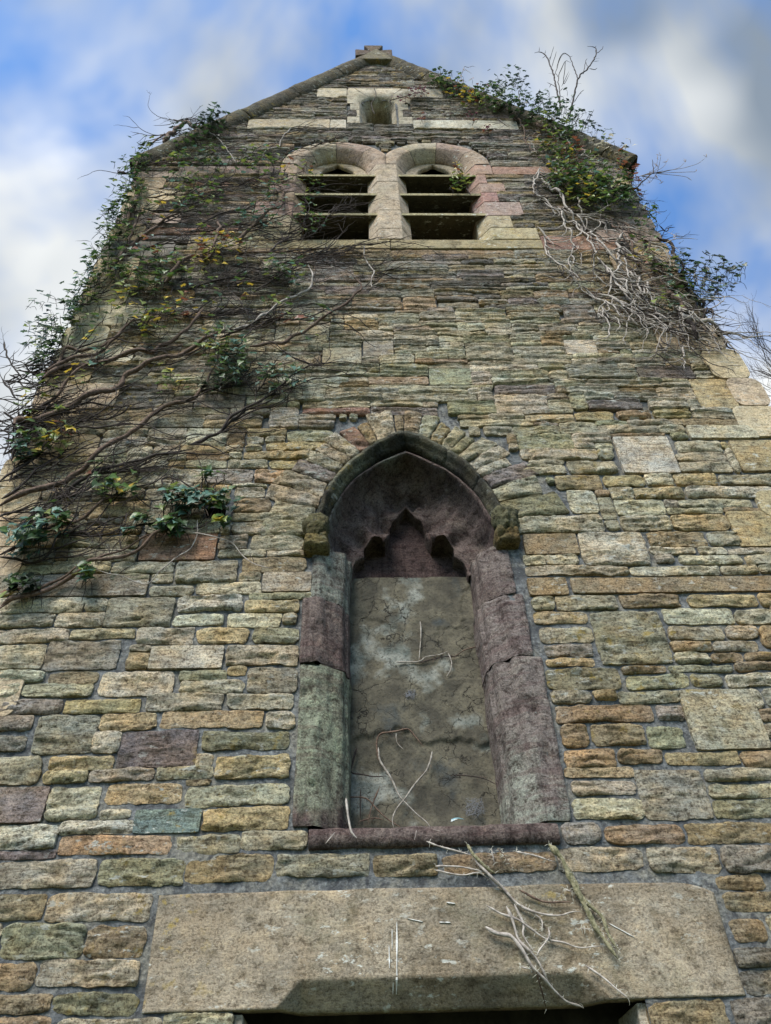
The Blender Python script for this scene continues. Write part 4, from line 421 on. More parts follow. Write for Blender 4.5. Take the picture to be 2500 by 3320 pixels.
# string of pink stones at the belfry springing, ashlar bands of the gable
def run(x0, x1, z0, z1, tones, lens, kind='ashlar_block', flat=True):
    x = x0
    while x < x1-.03:
        l = R.choice(lens)*(.85+.3*R.random()); e = min(x+l, x1)
        if x1-e < .12: e = x1
        if free(x, z0+.02, e, z1-.02, .15): STL.append((rect(x+.003, z0+.003, e-.003, z1-.003), R.choice(tones), flat, kind)); block(x, z0, e, z1)
        x = e
run(BC[1]+.555, 2.25, 9.16, 9.34, ['v', 'v', 'r'], [.55, .7]); run(-1.75, BC[0]-.555, 9.16, 9.33, ['v', 'b'], [.5, .6])
run(BC[1]+.80, 2.2, 7.66, 7.90, ['v', 'r', 't'], [.3, .45]); run(-1.45, BC[0]-.80, 7.66, 7.88, ['t', 'l'], [.45, .5])
def gx_at(z): return AX-(AZ-z)*(AX-XL)/(AZ-EL), AX+(AZ-z)*(XR-AX)/(AZ-ER)
a, b = gx_at(11.56); run(a+.02, OX-.37, 11.24, 11.55, ['l', 'w', 'g'], [.4, .5]); run(OX+.36, b-.02, 11.24, 11.55, ['w', 'l', 'g'], [.4, .5])
a, b = gx_at(10.56); run(a+.02, OX-.37, 10.31, 10.56, ['l', 'l', 'w', 'o'], [.5, .8]); run(OX-.37, OX+.36, 10.24, 10.43, ['d', 'd'], [.3], 'stone', False); run(OX+.36, b-.02, 10.31, 10.56, ['l', 'w', 'g'], [.6, 1.2])
# quoins
def quoins(side, z0, z1):
    z = z0; k = 0
    while z < z1:
        h = .20+.10*R.random(); w = (.50 if k % 2 else .27)+.08*R.random(); e = min(z+h, z1)
        if side < 0: x0, x1 = XL-.012, XL+w
        else: x0, x1 = XR-w, XR+.012
        if free(x0+.02, z+.02, x1-.02, e-.02, .2):
            STL.append((rect(x0, z+.004, x1, e-.004), R.choice(['t', 'o', 'b', 't'] if z < 7.2 else ['v', 'b', 't', 'd']), True, 'quoin')); block(x0, z, x1, e)
        z = e; k += 1
STL.append((rect(2.17, 6.21, 2.67, 6.52), 't', True, 'quoin')); block(2.17, 6.21, 2.67, 6.52)
for q_, t_ in (((2.44, 5.86, 2.71, 6.205), 't'), ((2.50, 5.56, 2.74, 5.855), 't'), ((2.44, 5.25, 2.75, 5.555), 't')):
    STL.append((rect(*q_), t_, True, 'quoin')); block(q_[0], q_[1], XR, q_[3])
quoins(-1, 4.85, 9.2); quoins(1, 0, 5.2); quoins(1, 5.2, 5.85); quoins(1, 6.53, 9.3); quoins(-1, 0, 4.85)
# everything else: coursed rubble, greedy fill of the free cells
occ2 = occ.copy()
def tone_for(x, z):
    u = R.random(); n = float(vn(x*.9, z*.7, 77)); left = x < -.9
    if z > 9.4: L = 'dddgdgdpb'
    elif z > 7.6: L = 'ddpbdrgv' if x < -.3 else 'dgdbdpgb'
    elif z > 6.6: L = 'bbgobdgbp' if x > -.8 else 'dpdbbgd'
    elif z > 5.3: L = 'ollgooGwbtl' if x > -1 else 'obtgoldb'
    elif z > 4.2: L = 'olwolyoGb'
    else: L = 'oobgyGoOl'
    return R.choice(L)
k0 = 0
def fill():
    zi = 0
    course = []; z = 0
    while z < 12.9:
        h = (.070+.055*R.random()) if z < 5.0 else (.042+.045*R.random()) if z < 6.6 else (.034+.040*R.random()) if z < 9.4 else (.030+.030*R.random())
        if R.random() < .15: h *= 1.5
        course.append(z); z += h
    course.append(z); course = np.array(course)
    for zi in range(NZc):
        row = occ2[zi]; xi = 0
        z = zi*G
        while xi < NXc:
            if row[xi]: xi += 1; continue
            wl = (.16+.30*R.random()) if z < 5.2 else (.16+.36*R.random()) if z < 6.6 else (.20+.50*R.random())
            k = np.searchsorted(course, z+.024 if z > 5 else z+.045); zt = course[min(k, len(course)-1)]
            if R.random() < .16 and k+1 < len(course): zt = course[k+1]; wl *= .8
            wi = 0; wmax = int(wl/G)
            while xi+wi < NXc and not row[xi+wi] and wi < wmax: wi += 1
            # do not leave a sliver at the end of the run
            rem = 0
            while xi+wi+rem < NXc and not row[xi+wi+rem] and rem < 8: rem += 1
            if 0 < rem < 8: wi += rem
            hi = 1; ht = int(round(zt/G))-zi; lim = max(2, ht)
            while hi < lim and zi+hi < NZc and occ2[zi+hi, xi:xi+wi].mean() < .12: hi += 1
            if hi >= lim-1:
                more = 0
                while more < 4 and zi+hi+more < NZc and occ2[zi+hi+more, xi:xi+wi].mean() < .12: more += 1
                if more < 3: hi += more
            occ2[zi:zi+hi, xi:xi+wi] = True
            if wi >= 5 and hi >= 3 and (wi*hi > 16):
                x0 = GX0+xi*G; j = .0028 if z < 5.0 else .0003
                # follow the gable slope
                x1 = x0+wi*G; zt2 = z+hi*G
                STL.append((rect(x0+j, z+j, x1-j, zt2-j), tone_for((x0+x1)/2, z), False, 'stone'))
            xi += wi
fill()
# how large a stone shows: wall area times the local image scale
def shown(q):
    x = sum(p[0] for p in q)/4; z = sum(p[1] for p in q)/4
    A = abs(sum(q[i][0]*q[(i+1) % 4][1]-q[(i+1) % 4][0]*q[i][1] for i in range(4)))/2
    if z < 2.1: return 0
    v = np.array([x, 3.2, z-1.6]); d = v @ np.array([.0304, .726, .687]); return A*3.2/d**3
single = sorted([s for s in STL if s[3] == 'stone'], key=lambda s: -shown(s[0]))
top300 = set(id(s) for s in single[:296])
acc = Acc(); sn = 0
for s in STL:
    q, t, fl, kind = s; sn += 1
    zc = sum(p[1] for p in q)/4
    V, F, C = stone_mesh(q, tone_of(t), fl, sn, zc < 5.4, rc=(.02 if kind == 'quoin' else .004 if kind == 'voussoir' else None), proud=(.024 if kind == 'voussoir' else None))
    if kind == 'quoin':      # the arris is worn and the quoin turns the corner
        m = (V[:, 0] > XR-.02); V[m, 1] += .0; 
    if kind != 'stone' or id(s) in top300:
        if kind == 'ashlar_block': C[:, :3] *= .74
        mesh_np(kind, V, F, M_DRESS if (fl and kind != 'stone') else (M_STONE if zc < 6.6 else M_SLATY), TOWER, C)
    else: acc.add(V, F, C, 0 if zc < 6.6 else 1)
acc.build('rubble_stones', [M_STONE, M_SLATY], TOWER, stuff=True)
# ---------------------------------------------------------------- door lintel and jambs
def lintel():
    x0, x1, z0, z1 = -.805, 1.372, 2.205, 2.605; d = .008
    nx = int((x1-x0)/d); nz = int((z1-z0)/d); X, Z = np.meshgrid(np.linspace(x0, x1, nx+1), np.linspace(z0, z1, nz+1))
    s = (X-x0)/(x1-x0); tt = (Z-z0)/(z1-z0)
    Xw = X+(fbm(X*3, Z*3, 50)-.5)*.02
    Zw = z0+(Z-z0)*(1-.13*np.clip((s-.92)/.08, 0, 1)**2-.02*np.clip((.07-s)/.07, 0, 1))+(vn(X*6, Z*0+3, 51)-.5)*.008*tt
    c = np.clip(np.minimum(X+.33, .875-X), 0, .088); Y = np.maximum(0, c-(Z-z0))-.012+(fbm(X*3.5, Z*3.5, 52)-.5)*.010
    ed = np.minimum(np.minimum(s, 1-s)*(x1-x0), (1-tt)*(z1-z0)); Y += .012*np.exp(-ed/.008)
    b = (s <= 0) | (s >= 1) | (tt >= 1); Y[b] = .04
    V = np.stack([Xw, Y, Zw], -1).reshape(-1, 3); F = grid_faces(nx, nz)
    # underside strip going back into the doorway
    n0 = len(V); bot = V[:nx+1].copy(); bot[:, 1] = np.maximum(bot[:, 1], .0)+.05; bot2 = bot.copy(); bot2[:, 2] += .3; bot2[:, 1] = bot[:, 1]
    V = np.concatenate([V, bot, bot2]); i = np.arange(nx)
    F = np.concatenate([F, np.stack([i+1, i, n0+i, n0+i+1], -1), np.stack([n0+i+1, n0+i, n0+nx+1+i, n0+nx+2+i], -1)])
    C = np.tile((.300, .252, .185, .25), (len(V), 1)); v = 1+1.1*(fbm(V[:, 0]*2.5, V[:, 2]*4, 55, 5, .6)-.5)-.35*np.clip((V[:, 2]-2.52)/.08, 0, 1)*(fbm(V[:, 0]*4, V[:, 2]*9, 56)); C[:, :3] *= v[:, None]
    o = mesh_np('door_lintel', V, F, M_DRESS, TOWER, C)
    for (a, b_, w) in MARKS:
        ax, az = a; bx, bz = b_; r = w*.0011; n = 6; t = np.linspace(0, 1, n+1)
        X = ax+(bx-ax)*t; Z = az+(bz-az)*t; dx, dz = bx-ax, bz-az; l = math.hypot(dx, dz) or 1; px, pz = -dz/l, dx/l
        ww = r*(.4+.9*np.random.RandomState(int(abs(ax)*1000)).rand(n+1)); ww[0] = ww[-1] = r*.2
        yy = [-.0185-.000*k for k in range(n+1)]
        def yat(z): return (max(0, .088-(z-2.205)) if -.24 < ax < .78 else 0)-.0165
        V = [(X[i]-px*ww[i], yat(Z[i]), Z[i]-pz*ww[i]) for i in range(n+1)]+[(X[i]+px*ww[i], yat(Z[i]), Z[i]+pz*ww[i]) for i in range(n+1)]
        V += [(p[0], p[1]+.012, p[2]) for p in V]; m = n+1
        F = [(i, i+1, m+i+1, m+i) for i in range(n)]+[(2*m+i, i, m+i, 3*m+i)[::-1] for i in (0,)]+[(i, i+2*m, i+1+2*m, i+1) for i in range(n)]+[(i+m, i+1+m, i+1+3*m, i+3*m) for i in range(n)]
        poly_obj('root_scar', V, F, CHALK, o)
CHALK = simple('pale_scar', (.50, .49, .46), (.70, .69, .65), 60)
lintel()
dk = simple('shade_dark_inner', (.018, .016, .014), (.04, .036, .03), 15)  # near-black: shade inside the doorway, belfry and top light is put into the colour
for x0, x1 in ((DOOR[0]-.03, DOOR[0]+.03), (DOOR[1]-.03, DOOR[1]+.03)): box('door_reveal', x0, x1, .02, .5, 0, 2.198, M_DRESS, TOWER, (*tone_of('g'), .1))
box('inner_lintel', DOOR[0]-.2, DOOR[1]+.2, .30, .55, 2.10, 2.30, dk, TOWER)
box('door_leaf', DOOR[0]+.03, DOOR[1]-.03, .46, .52, 0, 2.1, simple('door_oak', (.03, .022, .016), (.06, .045, .03), 8, sx=8), TOWER)
# ---------------------------------------------------------------- niche
TREF = [(-.335, 4.20), (-.335, 4.33), (-.30, 4.42), (-.250, 4.475), (-.250, 4.56), (-.215, 4.615), (-.165, 4.60), (-.125, 4.57), (-.125, 4.66), (-.075, 4.77), (-.03, 4.83), (0, 4.875)]
def dense(pts, n):
    p = np.array(pts, float); d = np.r_[0, np.cumsum(np.linalg.norm(np.diff(p, axis=0), axis=1))]; t = np.linspace(0, d[-1], n); return np.stack([np.interp(t, d, p[:, 0]), np.interp(t, d, p[:, 1])], 1)
def cmix(z, x, base, alt, f): return None
NICHE_ = None
def niche():
    global NICHE_
    root = thing_part = bpy.data.objects.new('niche', None); COL.objects.link(root); root.location = (NX, 0, 2.84); attach(root, TOWER); NICHE_ = root
    red = np.array((.145, .112, .100)); grn = np.array((.215, .220, .185)); dark = np.array((.06, .042, .042))
    # hollow-moulded arch, left and right halves, from the face to the trefoil
    n = 60; ox, oz = parch(.475, .725, 4.40, n)
    tf = np.array(TREF)[1:]
    L = dense(tf, n); L = L+np.stack([fbm(L[:, 0]*16, L[:, 1]*16, 64)-.5, fbm(L[:, 0]*16, L[:, 1]*16, 65)-.5], 1)*.05*np.minimum(1, np.arange(n)[::-1]/6)[:, None]
    for side, sg in (('l', -1), ('r', 1)):
        o = np.stack([ox, oz], 1); o = o[:n] if sg < 0 else o[::-1][:n]
        o = dense(o, n)
        t_ = L.copy(); t_ = np.stack([NX+(t_[:, 0] if sg < 0 else -t_[:, 0]), t_[:, 1]], 1)
        rings = []; K = 16
        for k in range(K+1):
            t = k/K; f = t**2.3*.95+.05*t; y = .235*(1-(1-t)**2.2)-.02*t**6
            cw = np.exp(-((t_[:, 1]-4.60)/.05)**2)*.62*t**3; y = y-.12*cw; p = o*(1-f)+t_*f; p[:, 1] -= .035*cw
            rings.append(np.stack([p[:, 0], np.zeros(n)+y, p[:, 1]], 1))
        rings.append(np.stack([t_[:, 0], np.full(n, .235), t_[:, 1]], 1)); rings.append(np.stack([t_[:, 0], np.full(n, .33), t_[:, 1]+.0], 1))
        # a narrow flat fillet at the wall face
        of = o.copy(); of[:, 0] = NX+(of[:, 0]-NX)*1.03; of[:, 1] = 4.40+(of[:, 1]-4.40)*1.03
        rings.insert(0, np.stack([of[:, 0], np.full(n, .006), of[:, 1]], 1)); rings.insert(0, np.stack([of[:, 0], np.full(n, .03), of[:, 1]], 1))
        V = np.array(rings); amp = .045*np.sin(np.linspace(0, 1, V.shape[0])*np.pi)[:, None]
        V[..., 1] += (fbm(V[..., 0]*9, V[..., 2]*9+V[..., 1]*7, 60)-.5)*amp*2; V[..., 0] += (fbm(V[..., 2]*10, V[..., 0]*8, 61)-.5)*amp*1.2
        for hx, hz, hr in ((.155, 4.70, .055), (.27, 4.60, .045), (.06, 4.93, .05)):
            V[..., 1] += .085*np.exp(-((V[..., 0]-NX-sg*hx)/hr)**2-((V[..., 2]-hz)/(hr*1.2))**2)*np.clip(V[..., 1]/.12, 0, 1)*(V[..., 1] < .232)
        rr = V.shape[0]; V = V.reshape(-1, 3); F = grid_faces(n-1, rr-1)
        if sg > 0: F = F[:, ::-1]
        g = np.clip((fbm(V[:, 0]*4, V[:, 2]*3, 62)-.45)*5, 0, 1)[:, None]*(np.clip(1-V[:, 1]/.16, 0, 1)[:, None])*(1.0 if sg < 0 else .35)
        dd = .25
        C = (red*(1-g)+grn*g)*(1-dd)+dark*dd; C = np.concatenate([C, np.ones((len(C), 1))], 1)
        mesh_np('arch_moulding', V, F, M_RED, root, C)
    # jambs: profile from the face inwards, stacked blocks
    def jamb(sg, z0, z1, tone, alt, za, grow=0.0, seed=0, wf=.57):
        prof = [(wf+grow, .03), (wf+grow, -.012-grow), (.50+grow*.8, -.022-grow), (.478, -.012-grow*.6), (.455, .002), (.430, .020), (.402, .040), (.378, .058), (.368, .075), (.360, .12), (.345, .128), (.343, .17), (.338, .26), (.335, .33)]
        p = dense(prof, 40); nz = max(4, int((z1-z0)/.014)); zz = np.linspace(z0, z1, nz+1)
        Z, I = np.meshgrid(zz, np.arange(40), indexing='ij'); X = p[I, 0]; Y = p[I, 1]
        nn = fbm(Z*3+seed, X*22, 70+seed)-.5; n2 = fbm(Z*14, X*30+seed, 71, 5, .62)-.5; ch = np.clip(fbm(Z*9+seed, X*14, 74)-.60, 0, 1)*.10
        e = np.minimum(Z-z0, z1-Z); X = X+nn*.03+n2*.010-.004*np.exp(-e/.005); Y = Y+ch+nn*.018+n2*.016+.006*np.exp(-e/.005)
        Xw = NX+sg*X; V = np.stack([Xw, Y, Z], -1).reshape(-1, 3); F = grid_faces(39, nz)
        if sg > 0: pass
        else: F = F[:, ::-1]
        f = np.clip((fbm(V[:, 2]*2.2+seed, V[:, 0]*14, 72)-.5)*4+(za-V[:, 2])*4, 0, 1)[:, None]
        C = np.array(tone)*(1-f)+np.array(alt)*f; C = np.concatenate([C, np.ones((len(C), 1))], 1)
        mesh_np('jamb_stone', V, F, M_RED, root, C)
    jamb(-1, 4.015, 4.37, grn, red, 3.9, seed=1, wf=.54); jamb(-1, 3.625, 4.01, red*1.15, red, 9, grow=.012, seed=2); jamb(-1, 2.845, 3.62, (.22, .235, .17), red*.9, 3.15, seed=3, wf=.575)
    jamb(1, 4.03, 4.37, (.175, .145, .132), red*.9, 4.2, seed=4, wf=.53); jamb(1, 3.65, 4.025, (.185, .155, .142), grn, 3.5, seed=5, wf=.56); jamb(1, 2.845, 3.645, (.182, .155, .140), (.27, .28, .235), 3.18, seed=6, wf=.59)
    # sill
    x0, x1 = NX-.50, NX+.52; nx, nz = 120, 12; X, T = np.meshgrid(np.linspace(x0, x1, nx+1), np.linspace(0, 1, nz+1))
    prof = dense([(.02, 2.752), (-.026, 2.754), (-.036, 2.764), (-.034, 2.812), (-.024, 2.836), (.10, 2.848), (.32, 2.862)], nz+1)
    Y = prof[:, 0][:, None]+(fbm(X*11, T*4, 80, 5, .6)-.5)*.034; Z = prof[:, 1][:, None]+(fbm(X*7, T*3, 81)-.5)*.014+0*X
    V = np.stack([X, Y, Z], -1).reshape(-1, 3); C = np.tile((*(red*.95), 1), (len(V), 1)); mesh_np('niche_sill', V, grid_faces(nx, nz), M_RED, root, C)
    # plastered back with a broken upper coat, and the red stone under the trefoil
    d = .008; x0, x1, z0, z1 = NX-.36, NX+.36, 2.84, 4.37; X, Z = np.meshgrid(np.arange(x0, x1, d), np.arange(z0, z1, d))
    edge = 3.36+.035*(vn(X*9, X*0+1, 90)-.5)*2+.04*(vn(X*30, X*0+5, 91)-.5)+.05*np.exp(-((X-(NX-.12))/.10)**2)-.04*np.exp(-((X-(NX+.02))/.06)**2)
    coat = 1/(1+np.exp(-(Z-edge)/.004)); patch = (fbm(X*5, Z*5, 92, 4) > .56)*(Z > 3.7)
    Y = .292-.018*coat+.006*patch+(fbm(X*7, Z*7, 93)-.5)*.016+(fbm(X*30, Z*30, 94)-.5)*.006
    V = np.stack([X, Y, Z], -1).reshape(-1, 3); mesh_np('plaster_panel', V, grid_faces(X.shape[1]-1, X.shape[0]-1), M_PLASTER, root)
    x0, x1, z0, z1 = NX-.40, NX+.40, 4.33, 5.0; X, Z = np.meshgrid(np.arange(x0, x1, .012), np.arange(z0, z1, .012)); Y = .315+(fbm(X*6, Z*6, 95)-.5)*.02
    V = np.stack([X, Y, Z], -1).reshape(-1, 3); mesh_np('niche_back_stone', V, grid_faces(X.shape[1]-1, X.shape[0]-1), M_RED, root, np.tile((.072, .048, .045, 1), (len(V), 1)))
    # dark strip of mortar around the surround
    # hood mould in separate stones
    N = 121; xo, zo = parch(.545, .865, 4.42, 61); xi, zi = parch(.478, .765, 4.42, 61)
    cuts = [0, 24, 46, 60, 78, 95, 120]; hood = (.062, .058, .047)
    for a, b in zip(cuts[:-1], cuts[1:]):
        idx = np.arange(a, b+1); idx = np.unique(np.r_[idx]); 
        m = len(idx); prof = [(0, .03), (0, -.045), (.15, -.068), (.45, -.075), (.62, -.055), (.72, -.03), (.9, -.022), (1.0, -.005), (1.0, .03)]
        rows = []
        for f, y in prof:
            X = xo[idx]*(1-f)+xi[idx]*f; Z = zo[idx]*(1-f)+zi[idx]*f; rows.append(np.stack([X, np.full(m, y), Z], 1))
        V = np.array(rows); jn = (fbm(V[..., 0]*12, V[..., 2]*12, 97+a)-.5); brk = np.where(idx < 26, 1.6, 1.0)[None, :]
        V[..., 1] += jn*.022*brk; V[..., 2] += (fbm(V[..., 0]*16, V[..., 2]*16+5, 98)-.5)*.014*brk; V[..., 0] += (fbm(V[..., 0]*16+3, V[..., 2]*16, 99)-.5)*.014*brk
        V[:, 0, 1] += .012; V[:, -1, 1] += .012
        k = V.shape[0]; V = V.reshape(-1, 3); g = np.clip((fbm(V[:, 0]*4, V[:, 2]*4, 101)-.45)*3, 0, 1)[:, None]
        C = np.concatenate([np.array(hood)*(1-g)+np.array((.20, .20, .14))*g, np.ones((len(V), 1))], 1)
        mesh_np('hood_stone', V, grid_faces(m-1, k-1), M_STONE, root, C)
    # carved label stops: a worn block on the left, a worn face on the right
    def head(cx, cz, face):
        nu, nv = 40, 30; u = np.linspace(0, 2*np.pi, nu+1); v = np.linspace(0, np.pi, nv+1); U, Vv = np.meshgrid(u, v)
        dx, dy, dz = np.sin(Vv)*np.sin(U), -np.sin(Vv)*np.cos(U), np.cos(Vv)
        r = 1+(fbm(dx*3+dy*2+cx*9, dz*3+dy*3, 110)-.5)*.45+(fbm(dx*8+cx*9, dz*8+dy*5, 111)-.5)*.22
        if face:
            fr = np.clip(-dy, 0, 1)
            r += .30*fr*np.exp(-(dx/.16)**2-((dz-.0)/.25)**2)          # nose
            r += .14*fr*np.exp(-((dz-.34)/.12)**2)                       # brow
            for s in (-1, 1): r -= .22*fr*np.exp(-((dx-s*.30)/.16)**2-((dz-.14)/.13)**2)
            r -= .16*fr*np.exp(-((dx)/.3)**2-((dz+.38)/.08)**2); r += .12*fr*np.exp(-((dx)/.3)**2-((dz+.52)/.10)**2)
        P = np.stack([cx+dx*r*.075, -.055+dy*r*.065, cz+dz*r*(.105 if face else .085)], -1)
        C = np.array((.16, .15, .085))*(1+.6*(fbm(P[..., 0]*30, P[..., 2]*30, 112)-.5))[..., None]
        C = np.concatenate([C, np.ones(C.shape[:2]+(1,))], -1).reshape(-1, 4)
        o = mesh_np('carved_head' if face else 'label_stop', P.reshape(-1, 3), grid_faces(nu, nv)[:, ::-1], M_STONE, root, C)
        A = Acc(); b = .068; V, F, C2 = stone_mesh(rect(cx-b, cz-.165, cx+b, cz-.055), (.20, .16, .075), False, int(abs(cx)*97)+3, True, proud=.085); A.add(V, F, C2)
        A.build('corbel_block', M_STONE, root)
    head(-.252, 4.465, False); head(.80, 4.50, True)
niche()
# ---------------------------------------------------------------- belfry lights
def belfry():
    for li, c in enumerate(BC):
        root = bpy.data.objects.new('louvred_window', None); COL.objects.link(root); root.location = (c, 0, 7.84); attach(root, TOWER)
        sgn = -1 if li == 0 else 1
        # arch stones
        cuts = [0, 48, 88, 132, 180] if li == 0 else [0, 52, 95, 140, 180]
        tn = [(.38, .30, .225), (.38, .325, .24), (.33, .245, .20), (.36, .275, .21)]
        for a, b in zip(cuts[:-1], cuts[1:]):
            th = np.radians(np.linspace(a+.35, b-.35, 26)); rows = []
            for r, y in [(.548, .03), (.545, -.012), (.52, -.018), (.46, -.018), (.405, -.018), (.392, -.012), (.37, .008), (.345, .034), (.322, .060), (.305, .084), (.300, .10), (.300, .13), (.300, .16)]:
                rows.append(np.stack([c-r*np.cos(th), np.full(26, y), BS+r*np.sin(th)], 1))
            V = np.array(rows)
            if li == 0: V[..., 0] = np.minimum(V[..., 0], .272)
            else: V[..., 0] = np.maximum(V[..., 0], .275)
            V[..., 1] += (fbm(V[..., 0]*8, V[..., 2]*8, 120)-.5)*.012
            k = V.shape[0]; V = V.reshape(-1, 3); t = np.array(tn[cuts.index(a)])*1.05
            C = np.tile((*t, .3), (len(V), 1)); mesh_np('arch_stone', V, grid_faces(25, k-1), M_DRESS, root, C)
        # cusped tympanum
        n = 49; th = np.linspace(0, np.pi, n); ox = c-.31*np.cos(th); oz = BS+.31*np.sin(th)
        cus = dense([(-.17, -.15), (-.17, .06), (-.155, .12), (-.11, .175), (-.06, .21), (0, .285), (.06, .21), (.11, .175), (.155, .12), (.17, .06), (.17, -.15)], n)
        ox[0], oz[0] = c-.31, BS-.12; ox[-1], oz[-1] = c+.31, BS-.12
        ring = [np.stack([ox, np.full(n, .105), oz], 1), np.stack([c+cus[:, 0]*1.06, np.full(n, .105), BS+cus[:, 1]*1.02], 1), np.stack([c+cus[:, 0], np.full(n, .125), BS+cus[:, 1]], 1), np.stack([c+cus[:, 0], np.full(n, .145), BS+cus[:, 1]], 1)]
        V = np.array(ring).reshape(-1, 3); mesh_np('cusped_head', V, grid_faces(n-1, 3), M_DRESS, root, np.tile((.38, .31, .225, .2), (len(V), 1)), smooth=False)
        # outer jamb
        for i, (zt, zb, w) in enumerate(JB):
            tone = [(.38, .25, .20), (.36, .23, .19), (.38, .27, .22), (.33, .20, .18), (.36, .27, .235), (.39, .33, .22), (.42, .36, .23)][i] if li else [(.36, .26, .19), (.33, .25, .19), (.30, .21, .18), (.33, .25, .18), (.28, .19, .16), (.35, .29, .2), (.40, .34, .22)][i]
            P = [(w-.004, .03), (w-.004, -.014), (.392, -.014), (.300, .085), (.300, .30)]
            V = []; 
            for z in (zb+.003, zt-.003): V += [(c+sgn*x, y, z) for x, y in P]
            F = [(i_, i_+1, 5+i_+1, 5+i_) for i_ in range(4)]+[(0, 1, 2, 3, 4)[::-1], (5, 6, 7, 8, 9)]
            poly_obj('jamb_block', V, F, M_DRESS, root, (*tone, .25), bevel=.006)
        zs = [9.13+.03, 8.745, 8.34]
        for z in zs:
            z0, z1 = z, z+.34; tk = .040
            V = []
            for y, hw, zz in ((-.004, .385, z), (.004, .378, z+.004), (.075, .312, z+.045), (.42, .31, z+.25)):
                V += [(c-hw, y, zz), (c+hw, y, zz), (c+hw, y, zz-tk), (c-hw, y, zz-tk)]
            F = [(0, 1, 2, 3)[::-1]]
            for k in (0, 4, 8): F += [(k, k+1, k+5, k+4), (k+1, k+2, k+6, k+5), (k+2, k+3, k+7, k+6), (k+3, k, k+4, k+7)]
            F += [(12, 13, 14, 15)]
            ob = poly_obj('louvre', V, F, M_DRESS, root, (.10, .09, .06, .3))
            at_ = ob.data.color_attributes['tone']
            for vi in (0, 1, 2, 3): at_.data[vi].color = (.36, .32, .19, .5)
        if li == 0: box('slipped_louvre', c-.20, c+.295, .22, .40, 8.10, 8.125, M_DRESS, root, (.20, .2, .18, .2))
        box('window_back', c-.5, c+.5, .62, .66, 7.5, 9.9, dk, root)  # added dark sheet, painted as the shade behind the louvres
    # mullion between the lights
    for zt, zb in ((BS+.27, 8.98), (8.98, 8.38), (8.38, 8.03), (8.03, 7.84)):
        xl, xr = BC[0]+.392, BC[1]-.392; P = [(BC[0]+.300, .30), (BC[0]+.300, .085), (xl, -.016), (xr, -.016), (BC[1]-.300, .085), (BC[1]-.300, .30)]
        if zt > BS:   # spandrel wedge, running up between the arches
            zt = BS; 
        V = []
        for z in (zb+.002, zt-.002): V += [(x, y, z) for x, y in P]
        F = [(i_, i_+1, 6+i_+1, 6+i_) for i_ in range(5)]+[(0, 1, 2, 3, 4, 5)[::-1], (6, 7, 8, 9, 10, 11)]
        poly_obj('mullion_block', V, F, M_DRESS, TOWER, (*(np.array((.42, .345, .26))*(.92+.16*R.random())), .25), bevel=.006)
    # sill course
    for a, b in ((BC[0]-.80, .262), (.268, .262+1.30)):
        V = [(a, .05, 7.665), (a, -.02, 7.668), (a, -.026, 7.80), (a, .0, 7.838), (a, .42, 7.86)]; V += [(b, y, z) for _, y, z in V]
        F = [(i_+1, i_, 5+i_, 5+i_+1) for i_ in range(4)]+[(0, 1, 2, 3, 4), (5, 6, 7, 8, 9)[::-1]]
        poly_obj('window_sill', V, F, M_DRESS, TOWER, (.36, .30, .18, .5), bevel=.006)
belfry()
# ---------------------------------------------------------------- small top light
def top_light():
    root = bpy.data.objects.new('top_light', None); COL.objects.link(root); root.location = (OX, 0, 10.44); attach(root, TOWER)
    tn = lambda: (*(np.array((.40, .355, .27))*(.85+.25*R.random())), .4)
    for sg in (-1, 1):
        z = 10.445
        for w, h in ((.36, .21), (.26, .2), (.33, .2), (.30, OS-10.445-.61)):
            P = [(w, .03), (w, -.012), (.225, -.012), (.15, .12), (.15, .45)]; V = []
            for zz in (z+.002, z+h-.002): V += [(OX+sg*x, y, zz) for x, y in P]
            F = [(i_, i_+1, 5+i_+1, 5+i_) for i_ in range(4)]+[(0, 1, 2, 3, 4)[::-1], (5, 6, 7, 8, 9)]
            poly_obj('jamb_block', V, F, M_DRESS, root, tn(), bevel=.005); z += h
            if w < .33: 
                A = Acc(); V, F, C = stone_mesh(rect(*sorted((OX+sg*w, OX+sg*.36))[:1], z-h+.004, sorted((OX+sg*w, OX+sg*.36))[1], z-.004), tone_of('d'), False, int(z*100), False); A.add(V, F, C); A.build('infill_stone', M_SLATY, root)
    for a, b in ((1, 60), (61, 119), (120, 179)):
        th = np.radians(np.linspace(a, b, 14)); rows = []
        sq = lambda t: np.minimum(.365/np.maximum(np.abs(np.cos(t)), 1e-6), .50/np.maximum(np.sin(t), 1e-6))
        rows.append(np.stack([OX-sq(th)*np.cos(th), np.full(14, .03), OS+sq(th)*np.sin(th)], 1)); rows.append(np.stack([OX-sq(th)*np.cos(th), np.full(14, -.012), OS+sq(th)*np.sin(th)], 1))
        for r, y in [(.225, -.012), (.19, .05), (.15, .12), (.15, .45)]: rows.append(np.stack([OX-r*np.cos(th), np.full(14, y), OS+r*np.sin(th)], 1))
        V = np.array(rows).reshape(-1, 3); mesh_np('arch_stone', V, grid_faces(13, 5), M_DRESS, root, np.tile(tn(), (len(V), 1)), smooth=False)
    box('light_back', OX-.3, OX+.3, .455, .5, 10.2, 12.2, dk, root)  # added dark sheet, painted as the shade inside the small opening
    box('pale_board', OX-.145, OX+.10, .25, .27, 10.3, 10.98, simple('pale_board', (.36, .34, .26), (.5, .47, .37), 10), root)
    box('cracked_board', OX-.13, OX+.145, .28, .30, 10.3, 11.04, simple('dirty_board', (.30, .27, .18), (.42, .39, .28), 10), root)
top_light()
